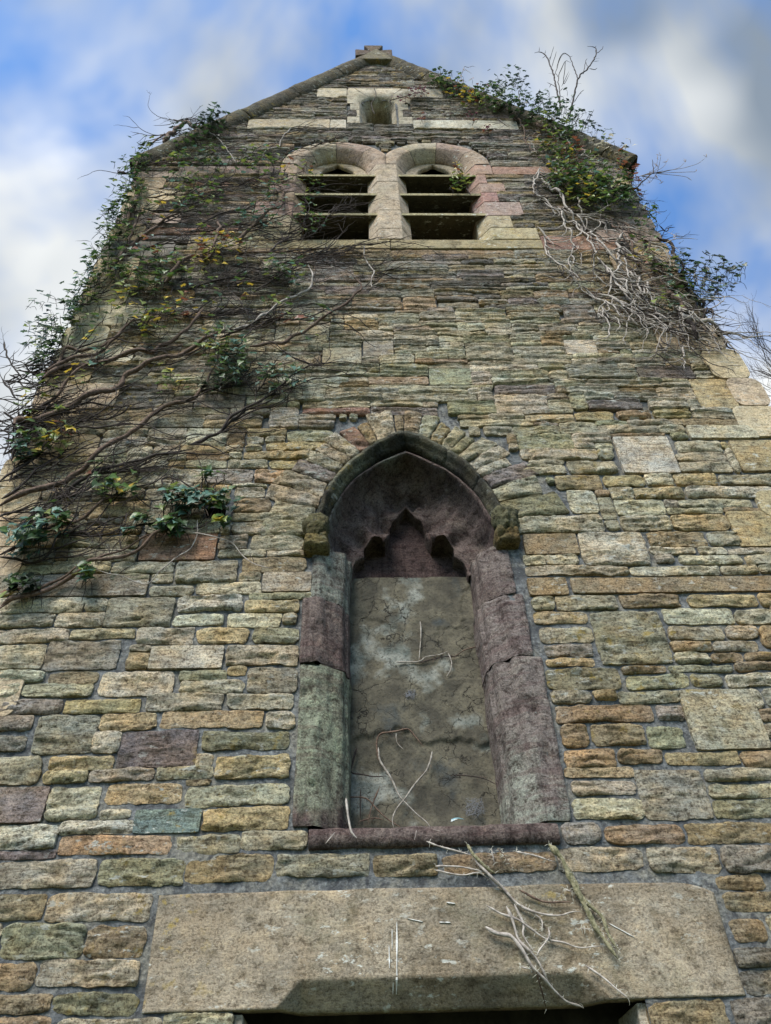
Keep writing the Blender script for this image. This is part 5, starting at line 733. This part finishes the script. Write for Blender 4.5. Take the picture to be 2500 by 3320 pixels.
# ---------------------------------------------------------------- coping and finial
def coping():
    cop = (.135, .118, .085)
    for (x0, z0, x1, z1) in ((AX-.0, 12.69, -2.17, 9.30), (AX+.0, 12.69, 2.74, 9.42)):
        n = 6; L_ = math.hypot(x1-x0, z1-z0); dx, dz = (x1-x0)/L_, (z1-z0)/L_; nx_, nz_ = (-dz, dx) if x1 > x0 else (dz, -dx)
        if nz_ < 0: nx_, nz_ = -nx_, -nz_
        s = 0.0; k = 0
        while s < L_-.05:
            l = .75+.35*R.random(); e = min(s+l, L_); 
            if L_-e < .3: e = L_
            m = max(6, int((e-s)/.05)); t = np.linspace(s+.004, e-.004, m)
            off = (R.random()-.5)*.02
            prof = [(-.085, .10), (-.085, -.012), (-.06, -.03), (-.03, -.050), (.02, -.062), (.055, -.060), (.075, -.045), (.085, .0), (.085, .40), (.0, .40)]
            rows = []
            for h, y in prof: rows.append(np.stack([x0+dx*t+nx_*(h*1.25+off), np.full(m, y*1.4 if y < 0 else y), z0+dz*t+nz_*(h+off)], 1))
            V = np.array(rows); V[..., 1] += (fbm(V[..., 0]*7, V[..., 2]*7, 130)-.5)*.022; V[..., 2] += (fbm(V[..., 0]*9, V[..., 2]*9, 131)-.5)*.022
            V[:, 0, 2] -= .006; kk = V.shape[0]; V = V.reshape(-1, 3); F = grid_faces(m-1, kk-1)
            v = (1+.8*(fbm(V[:, 0]*4, V[:, 2]*4, 132)-.5))[:, None]; C = np.concatenate([np.array(cop)*v, np.full((len(V), 1), .6)], 1)
            F = np.concatenate([F, np.array([[0, 2*m, 4*m, 6*m], [m-1, 7*m-1, 5*m-1, 3*m-1]])])
            mesh_np('coping_stone', V, F, M_STONE, TOWER, C); s = e; k += 1
    # apex stone and cross finial
    V = []; 
    for y in (-.085, .35): V += [(AX-.20, y, 12.40), (AX+.20, y, 12.40), (AX+.16, y, 12.54), (AX, y, 12.82), (AX-.16, y, 12.54)]
    poly_obj('apex_stone', V, [(0, 1, 2, 3, 4), (5, 9, 8, 7, 6), (0, 5, 6, 1), (1, 6, 7, 2), (2, 7, 8, 3), (3, 8, 9, 4), (4, 9, 5, 0)], M_DRESS, TOWER, (.20, .175, .12, .8), bevel=.015)
    root = bpy.data.objects.new('cross_finial', None); COL.objects.link(root); root.location = (.215, .12, 12.78); attach(root, TOWER)
    cx = .215; T = (.12, .085, .065, .6); y0, y1 = .03, .21
    def flare(pts, nm):
        V = [(cx+x, y0, z) for x, z in pts]+[(cx+x, y1, z) for x, z in pts]; n = len(pts)
        poly_obj(nm, V, [tuple(range(n)), tuple(range(2*n-1, n-1, -1))]+[(i, n+i, n+(i+1) % n, (i+1) % n) for i in range(n)], M_DRESS, root, T, bevel=.012)
    flare([(-.10, 12.72), (.10, 12.72), (.045, 13.02), (-.045, 13.02)], 'shaft')
    flare([(-.05, 13.03), (-.05, 13.12), (-.14, 13.17), (-.245, 13.19), (-.245, 12.93), (-.14, 12.97)], 'cross_arm'); flare([(.05, 13.03), (.14, 12.97), (.245, 12.93), (.245, 13.19), (.14, 13.17), (.05, 13.12)], 'cross_arm')
    flare([(-.048, 13.03), (.048, 13.03), (.05, 13.12), (.13, 13.36), (-.13, 13.36), (-.05, 13.12)], 'cross_arm')
    box('knob', cx-.05, cx+.05, y0+.03, y1-.03, 13.365, 13.47, M_DRESS, root, T, bevel=.03)
coping()
# ---------------------------------------------------------------- plants
def catmull(P, step):
    P = np.asarray(P, float)
    if len(P) < 3:
        n = max(2, int(np.linalg.norm(P[-1]-P[0])/step)+1); t = np.linspace(0, 1, n)[:, None]; return P[0]*(1-t)+P[-1]*t
    Q = np.vstack([2*P[0]-P[1], P, 2*P[-1]-P[-2]]); out_ = []
    for i in range(len(P)-1):
        a, b, c, d = Q[i:i+4]; n = max(2, int(np.linalg.norm(c-b)/step)+1); t = np.linspace(0, 1, n, endpoint=False)[:, None]
        out_.append(.5*((2*b)+(-a+c)*t+(2*a-5*b+4*c-d)*t*t+(-a+3*b-3*c+d)*t**3))
    out_.append(P[-1:]); return np.vstack(out_)
def tube(P, r0, r1, sides=6, seed=0, wob=.3, knob=.15):
    n = len(P); t = np.linspace(0, 1, n); s = np.r_[0, np.cumsum(np.linalg.norm(np.diff(P, axis=0), axis=1))]
    P = P+np.stack([vn(s*14, s*0+seed, 200)-.5, (vn(s*11, s*0+seed, 201)-.5)*1.4, vn(s*14, s*0+seed, 202)-.5], 1)*wob*np.minimum(1, s*8)[:, None]
    r = (r0+(r1-r0)*t)*np.clip(.25+8*(1-t), 0, 1)*np.clip(.3+12*t, 0, 1)*(1+knob*(vn(s*35, s*0+seed, 203)-.5)*2)
    T = np.gradient(P, axis=0); T /= np.linalg.norm(T, axis=1)[:, None]+1e-9
    up = np.array([.13, -1, .21]); A = np.cross(T, up); A /= np.linalg.norm(A, axis=1)[:, None]+1e-9; B = np.cross(T, A)
    a = np.linspace(0, 2*np.pi, sides+1)[:-1]
    V = P[:, None]+r[:, None, None]*(A[:, None]*np.cos(a)[None, :, None]+B[:, None]*np.sin(a)[None, :, None])
    i = np.arange(n-1)[:, None]*sides; j = np.arange(sides)[None]; k = (j+1) % sides
    F = np.stack([i+j, i+k, i+sides+k, i+sides+j], -1).reshape(-1, 4)
    return V.reshape(-1, 3), F, P
LOBES = [(0, -.05), (.16, -.30), (.42, -.36), (.34, -.12), (.55, .10), (.34, .22), (.30, .42), (.14, .52), (0, .95), (-.14, .52), (-.30, .42), (-.34, .22), (-.55, .10), (-.34, -.12), (-.42, -.36), (-.16, -.30)]
def leaf_verts(kind):
    p = np.array(LOBES)
    if kind == 1: p = p*np.array([1.05, .95])
    if kind == 2:
        p = np.array([(0, -.1), (.2, -.25), (.38, -.12), (.40, .1), (.33, .35), (.2, .6), (.08, .8), (0, .95), (-.08, .8), (-.2, .6), (-.33, .35), (-.40, .1), (-.38, -.12), (-.2, -.25)])
    r = np.random.RandomState(kind+5); n = len(p); p = p+(r.rand(n, 2)-.5)*.07
    c = np.array([[0, .0], [0, .45]]); q = np.vstack([c, p])
    h = .16*np.abs(q[:, 0])-.22*(q[:, 1]-.2)**2+(r.rand(len(q))-.5)*.05; V = np.column_stack([q[:, 0], q[:, 1], h]); k = 2; F = []
    for i in range(n):
        j = (i+1) % n; m = (p[i][1]+p[j][1])/2; cc = 1 if m > .22 else 0; F.append((cc, k+i, k+j, k+j))
    F = [f[:3] for f in F]
    # triangles joining the two midrib points
    hi = [i for i in range(n) if ((p[i][1]+p[(i+1) % n][1])/2 > .22)]
    F.append((0, k+hi[0], 1)); F.append((0, 1, k+(hi[-1]+1) % n)); return V, np.array(F)
LV = [leaf_verts(i) for i in range(3)]; LMESH = {}
def leaf_mesh(kind, mi):
    if (kind, mi) not in LMESH:
        V, F = LV[kind]; me = bpy.data.meshes.new('leaf'); me.from_pydata([tuple(v) for v in V], [], [tuple(int(a) for a in f) for f in F]); me.materials.append(LEAFM[mi]); me.update(); LMESH[(kind, mi)] = me
    return LMESH[(kind, mi)]
def rot_leaf(r, out_n=None):
    nrm = np.array([(r.random()-.5)*1.5, -1, .15+r.random()*1.1]); nrm /= np.linalg.norm(nrm)
    tip = np.array([(r.random()-.5)*1.8, -.3, -1.0+r.random()*.7]); tip -= nrm*tip.dot(nrm); tip /= np.linalg.norm(tip); x = np.cross(tip, nrm)
    return np.stack([x, tip, nrm], 1)
def leaves(clumps, parent, twig_acc, seed, ymax=.16, size=(.034, .062), limit=296, ybase=-.05, dens=1.0, spread=1.0):
    r = random.Random(seed); L_ = []
    for x, z, rx, rz, n, mix in clumps:
        rx = abs(rx)*spread; rz = abs(rz)*spread
        for i in range(int(n*dens+.5)):
            a = r.random()*6.283; q = math.sqrt(r.random())*(1.15 if r.random() < .8 else 1.6)
            px, pz = x+math.cos(a)*q*rx, z+math.sin(a)*q*rz
            y = ybase-.01-r.random()**1.5*ymax
            if px < XL or px > XR: y += .25*r.random()
            s = (size[0]+(size[1]-size[0])*r.random())*(1.5 if n <= 3 else 1)*(1.25 if z < 5.2 else 1.0)
            L_.append((px, y, pz, s, r.choice(MIX[mix]), r.choice([0, 0, 1, 2]), rot_leaf(r)))
            if r.random() < .45:
                p0 = np.array([px, y, pz]); p1 = np.array([px+(r.random()-.5)*.12, min(y+.05, -.035) if XL < px < XR else y+.03, pz-.03+(r.random()-.7)*.12])
                V, F, _ = tube(catmull([p1, (p0+p1)/2+np.array([.012, -.01, .015]), p0], .03), .0024, .0014, 4, seed=i, wob=.01); twig_acc.add(V, F)
    def sh(l): return l[3]**2/((l[1]+3.2)*.726+(l[2]-1.6)*.687)**2
    L_.sort(key=sh, reverse=True); acc_ = Acc()
    for i, (px, y, pz, s, mi, kd, Rm) in enumerate(L_):
        if i < limit:
            o = bpy.data.objects.new('leaf', leaf_mesh(kd, mi)); COL.objects.link(o)
            o.rotation_euler = Matrix(Rm.tolist()).to_euler(); o.scale = (s, s, s); o.location = (px, y, pz); attach(o, parent)
        else:
            V, F = LV[kd]; acc_.add((V*s)@Rm.T+np.array([px, y, pz]), F, None, mi)
    if acc_.V: acc_.build('foliage', LEAFM, parent, stuff=True, smooth=False)
def stems(data, parent, y=-.055, seed=0, wob=.022, taper=.55, depth=None, rs=1.0):
    res = []
    for i, (rad, tone, pts) in enumerate(data):
        r0 = rad*.001*rs*1.15; n = len(pts); P = []
        for k, (x, z) in enumerate(pts):
            yy = y-r0*.6-.022*math.sin(i*2.3+k*1.1) if depth is None else depth-.012
            if x < XL-.02 or x > XR+.02: yy = y+.05
            P.append((x, yy, z))
        C = catmull(P, .022 if pts[0][1] < 7 else .035); V, F, Pc = tube(C, r0, r0*taper, 7 if rad > 12 else 5, seed=seed+i*3.7, wob=wob, knob=.22)
        o = mesh_np('stem', V, F, BARK[tone], parent); res.append((Pc, r0, tone))
    return res
def twigs(acc_, starts, n, seed, ang, spread, length, rad=.0026, y=-.06, fork=.5, curl=.35, box_=None):
    r = random.Random(seed)
    def grow(p, a, l, rd, lvl):
        step = .028; k = max(3, int(l/step)); P = [p.copy()]; q = p.copy()
        yv = 0
        for i in range(k):
            a += (r.random()-.5)*curl*2; yv = yv*.8+(r.random()-.5)*.012; q = q+np.array([math.cos(a)*step, yv, math.sin(a)*step])
            if XL < q[0] < XR: q[1] = min(q[1], -.042)
            q[1] = max(q[1], -.18)
            P.append(q.copy())
            if lvl < 2 and r.random() < fork*.13: grow(q, a+r.choice((-1, 1))*(.5+.6*r.random()), l*(.25+.35*r.random()), rd*.65, lvl+1)
        V, F, _ = tube(np.array(P), rd, rd*.35, 4 if rd < .004 else 5, seed=r.random()*99, wob=.006, knob=.15); acc_.add(V, F)
    for i in range(n):
        Pc, r0, tone = r.choice(starts); p = Pc[r.randrange(len(Pc))].copy(); s = 1 if r.random() < .5 else -1
        grow(p, ang(r, p)+(r.random()-.5)*spread, length*(.4+r.random()), rad*(.6+.8*r.random()), 0)
# left ivy ---------------------------------------------------------
ivy = thing('ivy_plant', 'large half bare ivy climbing the left side of the tower on brown stems', 'ivy', (-2.1, -.06, 4.9))
ls = stems(LEFT, ivy, seed=1, rs=.80); ta = Acc()
twigs(ta, [s for s in ls], 760, 11, lambda r, p: (r.choice([.15, .35, 3.0, .5, .1, .6])), .7, .46, .0042, curl=.28)
twigs(ta, [s for s in ls], 420, 12, lambda r, p: 1.5, 1.6, .17, .0032, curl=.35)
edge = [(np.array([[XL-.0, -.0, z] for z in np.arange(4.6, 9.0, .1)]), .01, 'k')]
twigs(ta, edge, 40, 13, lambda r, p: 2.0, 1.0, .24, .0034, curl=.25)
leaves(CLUMPS['left'], ivy, ta, 21, dens=1.15, spread=1.4)
ta.build('twigs', BARK['k'], ivy, stuff=True)
# ivy in the put-log hole -------------------------------------------
ivy2 = thing('ivy_plant', 'smaller ivy rooted in the dark square hole left of the niche', 'ivy', (-.83, -.05, 4.63))
ls = stems(HOLE, ivy2, seed=5, wob=.014, rs=.62); ta = Acc()
twigs(ta, ls, 60, 14, lambda r, p: 1.4, 1.6, .13, .0024, curl=.4)
leaves(CLUMPS['hole'], ivy2, ta, 22, ymax=.08, dens=1.15); ta.build('twigs', BARK['k'], ivy2, stuff=True)
# right ivy ----------------------------------------------------------
ivy3 = thing('ivy_plant', 'dense ivy over the right gable edge with bleached stems hanging down the wall', 'ivy', (2.6, -.06, 6.6))
ls = stems(RIGHT, ivy3, seed=9, wob=.045, rs=.72); tw = Acc(); td = Acc()
body_ = [s for s in ls if s[2] in 'wm' and s[0][:, 2].mean() < 9.2]
twigs(tw, body_, 170, 15, lambda r, p: -1.0, 1.3, .42, .0056, curl=.42); twigs(td, body_, 260, 16, lambda r, p: -.9, 1.8, .35, .0040, curl=.40)
twigs(tw, [s for s in ls if s[0][:, 2].mean() > 8.2], 50, 17, lambda r, p: -1.6, 1.6, .30, .0036, curl=.4)
redge = [(np.array([[XR+.01, 0.0, z] for z in np.arange(6.5, 9.2, .1)]), .01, 'k')]
twigs(td, redge, 40, 18, lambda r, p: .8, 1.4, .22, .0032, curl=.35)
leaves(CLUMPS['right'], ivy3, td, 23, dens=1.15, spread=1.25); tw.build('pale_twigs', BARK['w'], ivy3, stuff=True); td.build('twigs', BARK['k'], ivy3, stuff=True)
# belfry sprig and purple creeper --------------------------------------
sp = thing('ivy_sprig', 'small yellow green ivy sprig growing from the louvres of the right hand opening', 'ivy', (1.05, -.02, 8.8)); ta = Acc()
sx = CLUMPS['belfry'][0]; sy = CLUMPS['belfry'][1]
ls = stems([(5, 'k', [(sy[0]+.06, sy[1]-.28), (sy[0], sy[1]), (sx[0], sx[1]), (sx[0]-.01, sx[1]+.15)]), (4, 'k', [(sy[0], sy[1]), (sy[0]-.12, sy[1]-.1), (CLUMPS['belfry'][2][0], CLUMPS['belfry'][2][1])])], sp, seed=3, wob=.01)
leaves(CLUMPS['belfry'], sp, ta, 24, ymax=.06, dens=1.2); ta.build('petioles', BARK['k'], sp, stuff=True)
cr = thing('creeper', 'purple leaved creeper beside the small arched opening near the gable top', 'creeper', (.6, -.02, 11.3)); ta = Acc(); c0, c1 = CLUMPS['ocul'][0], CLUMPS['ocul'][1]
ls = stems([(5, 'k', [(OX+.15, 10.85), (c1[0]-.1, c1[1]-.08), (c1[0], c1[1]), (c0[0], c0[1]), (c0[0]+.12, c0[1]+.15)]), (5, 'k', [(OX-.06, 10.55), (OX-.09, 10.9), (OX-.03, 11.25), (OX-.06, 11.6)])], cr, seed=4, wob=.012)
leaves(CLUMPS['ocul'][:2], cr, ta, 25, ymax=.05, dens=1.2, size=(.03, .045)); ta.build('petioles', BARK['k'], cr, stuff=True)
for k_, lb in ((2, 'tiny purple creeper tuft on the wall right of the small top opening'), (3, 'purple creeper tuft below the leafy right coping'), (4, 'purple creeper tuft on the pale stone band of the gable')):
    c0 = CLUMPS['ocul'][k_]; cr = thing('creeper', lb, 'creeper', (c0[0], -.02, c0[1])); ta = Acc()
    leaves([c0], cr, ta, 30+k_, ymax=.04, size=(.028, .042)); ta.build('petioles', BARK['k'], cr, stuff=True)
# bare shrub, stubs and dead shoots on the right verge ------------------
sh_ = thing('bare_shrub', 'leafless dark shrub standing up from the right roof edge against the sky', 'shrub', (1.95, .15, 10.0)); stems(BARE, sh_, depth=.15, seed=30, wob=.012, taper=.6, rs=.62)
sh_ = thing('dead_shoots', 'short broken bare shoots sticking up beside the leafless shrub on the roof edge', 'twigs', (1.7, .1, 9.9)); stems(STUBS, sh_, depth=.1, seed=31, wob=.01, taper=.5, rs=.6)
sh_ = thing('dead_branch', 'forked leafless branch jutting from the right corner below the eaves', 'branch', (2.6, .1, 8.4)); stems(SIDE, sh_, depth=.1, seed=32, wob=.01, taper=.5, rs=.6)
# dry umbel weeds
def weed(x, z, h, w, label, lean=0.0, seed=1):
    o = thing('dry_weed', label, 'weed', (x, .12, z)); r = random.Random(seed); a = Acc(); m = simple('dry_stalk', (.20, .15, .11), (.34, .27, .2), 40, .9, .2)
    V, F, P = tube(catmull([(x, .12, z), (x+lean*.5, .12, z+h*.4), (x+lean, .12, z+h*.6)], .03), .004, .003, 4, seed=seed, wob=.01); a.add(V, F)
    for i in range(11):
        b = P[int(len(P)*(.35+.6*r.random()))]; e = np.array([x+lean*1.6+(r.random()-.5)*w, .12+(r.random()-.5)*w*.6, z+h*(.8+.25*r.random())])
        V, F, Q = tube(catmull([b, (b+e)/2+np.array([(e[0]-b[0])*.25, 0, 0]), e], .03), .0028, .002, 4, seed=i, wob=.006); a.add(V, F)
        for j in range(4):
            e2 = e+np.array([(r.random()-.5)*.06, (r.random()-.5)*.06, .02+.05*r.random()]); V, F, _ = tube(catmull([e, (e+e2)/2, e2], .03), .0022, .002, 4, seed=j, wob=.002); a.add(V, F)
    a.build('stalks', m, o, stuff=True)
weed(2.22, 9.92, .75, .32, 'dry seed head weed standing on the right roof slope', 0.03, 3)
weed(2.75, 9.35, .28, .55, 'thin dry weed leaning out to the right from the eaves corner', .35, 4)
# twigs in the niche and dead ivy on the lintel -------------------------
nv_ = thing('dead_creeper', 'wiry dead creeper stems stuck to the plaster inside the arched niche', 'creeper', (.25, .26, 2.86)); ls = stems(NICHE, nv_, depth=.272, seed=40, wob=.010, taper=.6, rs=.95); ta = Acc()
def hairs(acc_, ls, n, seed, y, l=.02):
    r = random.Random(seed)
    for i in range(n):
        P, r0, t = r.choice(ls); p = P[r.randrange(len(P))]; a = r.random()*6.283; e = p+np.array([math.cos(a)*l*(.5+r.random()), .004, math.sin(a)*l*(.5+r.random())])
        V, F, _ = tube(catmull([p, (p+e)/2+np.array([.002, -.003, .002]), e], .01), .0010, .0006, 4, seed=i, wob=.002); acc_.add(V, F)
hairs(ta, ls, 160, 5, .27); ta.build('rootlets', BARK['m'], nv_, stuff=True)
sv = thing('dead_twigs', 'loose dead twigs hanging over the red stone sill of the niche', 'twigs', (.1, -.05, 2.84)); stems(SILLV, sv, depth=-.045, seed=41, wob=.006, taper=.7)
dl = thing('dead_ivy', 'dead bleached ivy stems clinging to the door lintel and running over the stones above', 'dead ivy', (.9, -.03, 2.3))
for g_ in (0,):
    ls = []
    for i, (rad, tone, pts) in enumerate(LINT):
        r0 = rad*.00095
        P = [(x, -.028-r0*.6-(.012 if z > 2.62 else 0)+(max(0, .085-(z-2.205)) if -.24 < x < .80 and z < 2.29 else 0), z) for x, z in pts]
        V, F, Pc = tube(catmull(P, .014), r0, r0*.55, 6, seed=i*3.1, wob=.018, knob=.4); mesh_np('stem', V, F, BARK[tone], dl); ls.append((Pc, r0, tone))
    ta = Acc(); hairs(ta, ls[:2]*4+ls, 520, 6, -.02, .016); ta.build('rootlets', simple('pale_rootlets', (.30, .29, .22), (.6, .58, .5), 50), dl, stuff=True)
# feather scrap on the sill
fo = thing('feather', 'small white and blue feather lying on the red sill of the niche', 'feather', (.375, -.02, 2.85)); a = Acc()
V, F = LV[2]; Rm = np.array([[.2, .9, .1], [.1, -.1, -.9], [.9, .2, .2]]); a.add((V*np.array([.4, .8, .5])*.035)@Rm.T+np.array([.36, -.012, 2.856]), F, None, 0)
a.build('vane', simple('white_feather', (.6, .66, .66), (.8, .84, .85), 20), fo); a = Acc()
V, F, _ = tube(catmull([(.355, -.016, 2.856), (.38, -.018, 2.862), (.41, -.014, 2.858)], .01), .0022, .001, 4, wob=.001); a.add(V, F); a.build('quill', simple('blue_quill', (.2, .45, .6), (.3, .6, .7), 20), fo)
# cobwebs: fine tangles of thread, too many to count
def web(x, z, rad, y, label, n, seed):
    o = thing('cobweb', label, 'cobweb', (x, y, z)); r = random.Random(seed); a = Acc()
    for i in range(n):
        an = r.random()*6.283; q = rad*(.2+.6*r.random()); p = np.array([x+(r.random()-.5)*rad*1.2, y, z+(r.random()-.5)*rad*1.2]); e = np.array([x+math.cos(an)*q, y+.012, z+math.sin(an)*q])
        V, F, _ = tube(catmull([p, (p+e)/2+np.array([(r.random()-.5)*.02, -.003, (r.random()-.5)*.02]), e], .012), .0007, .0004, 3, seed=i, wob=.004); a.add(V, F)
    m = a.build('threads', simple('web_thread', (.16, .17, .19), (.26, .27, .30), 20), o); m['kind'] = 'stuff'
web(.237, 3.605, .05, .262, 'round dusty cobweb in the middle of the niche plaster', 60, 1)
web(.50, 3.02, .075, .262, 'wispy cobweb low on the right side of the niche plaster', 60, 2)
# ---------------------------------------------------------------- bare tree beyond
def tree():
    o = thing('bare_tree', 'leafless tree far behind the right side of the tower', 'tree', (13.4, 10.2, 0)); r = random.Random(5); a = Acc()
    m = simple('tree_bark', (.04, .032, .028), (.09, .07, .06), 5); tr = tube(catmull([(13.4, 10.2, 0), (13.3, 10.2, 6), (13.45, 10.3, 12), (13.2, 10.2, 18), (13.3, 10.2, 20.5)], .5), .28, .03, 8, wob=.15)
    mesh_np('trunk', tr[0], tr[1], m, o)
    def br(p, d, l, rd, lv):
        n = 6; P = [p]; q = p.copy(); d = d.copy()
        for i in range(n):
            d = d+np.array([(r.random()-.5)*.35, (r.random()-.5)*.35, (r.random()-.2)*.22]); d /= np.linalg.norm(d); q = q+d*l/n; P.append(q.copy())
            if lv < 4 and i > 0:
                for _ in range(2 if lv == 2 else 1):
                    s = np.array([r.random()-.5, r.random()-.5, r.random()*.5]); br(q, d*.8+s*1.3, l*(.42+.25*r.random()), rd*.55, lv+1) if r.random() < .75 else None
        V, F, _ = tube(np.array(P), rd*.6, rd*.4, 3 if lv > 1 else 5, seed=r.random()*50, wob=.02); a.add(V, F)
    for i in range(22):
        p = tr[2][int(len(tr[2])*(.50+.49*i/22))]; an = r.random()*6.28; l = 5.0*(1-.72*i/22); br(p, np.array([math.cos(an), math.sin(an), .7]), l, .05*(1-.6*i/22)+.008, 1)
    a.build('crown', m, o, stuff=True)
tree()
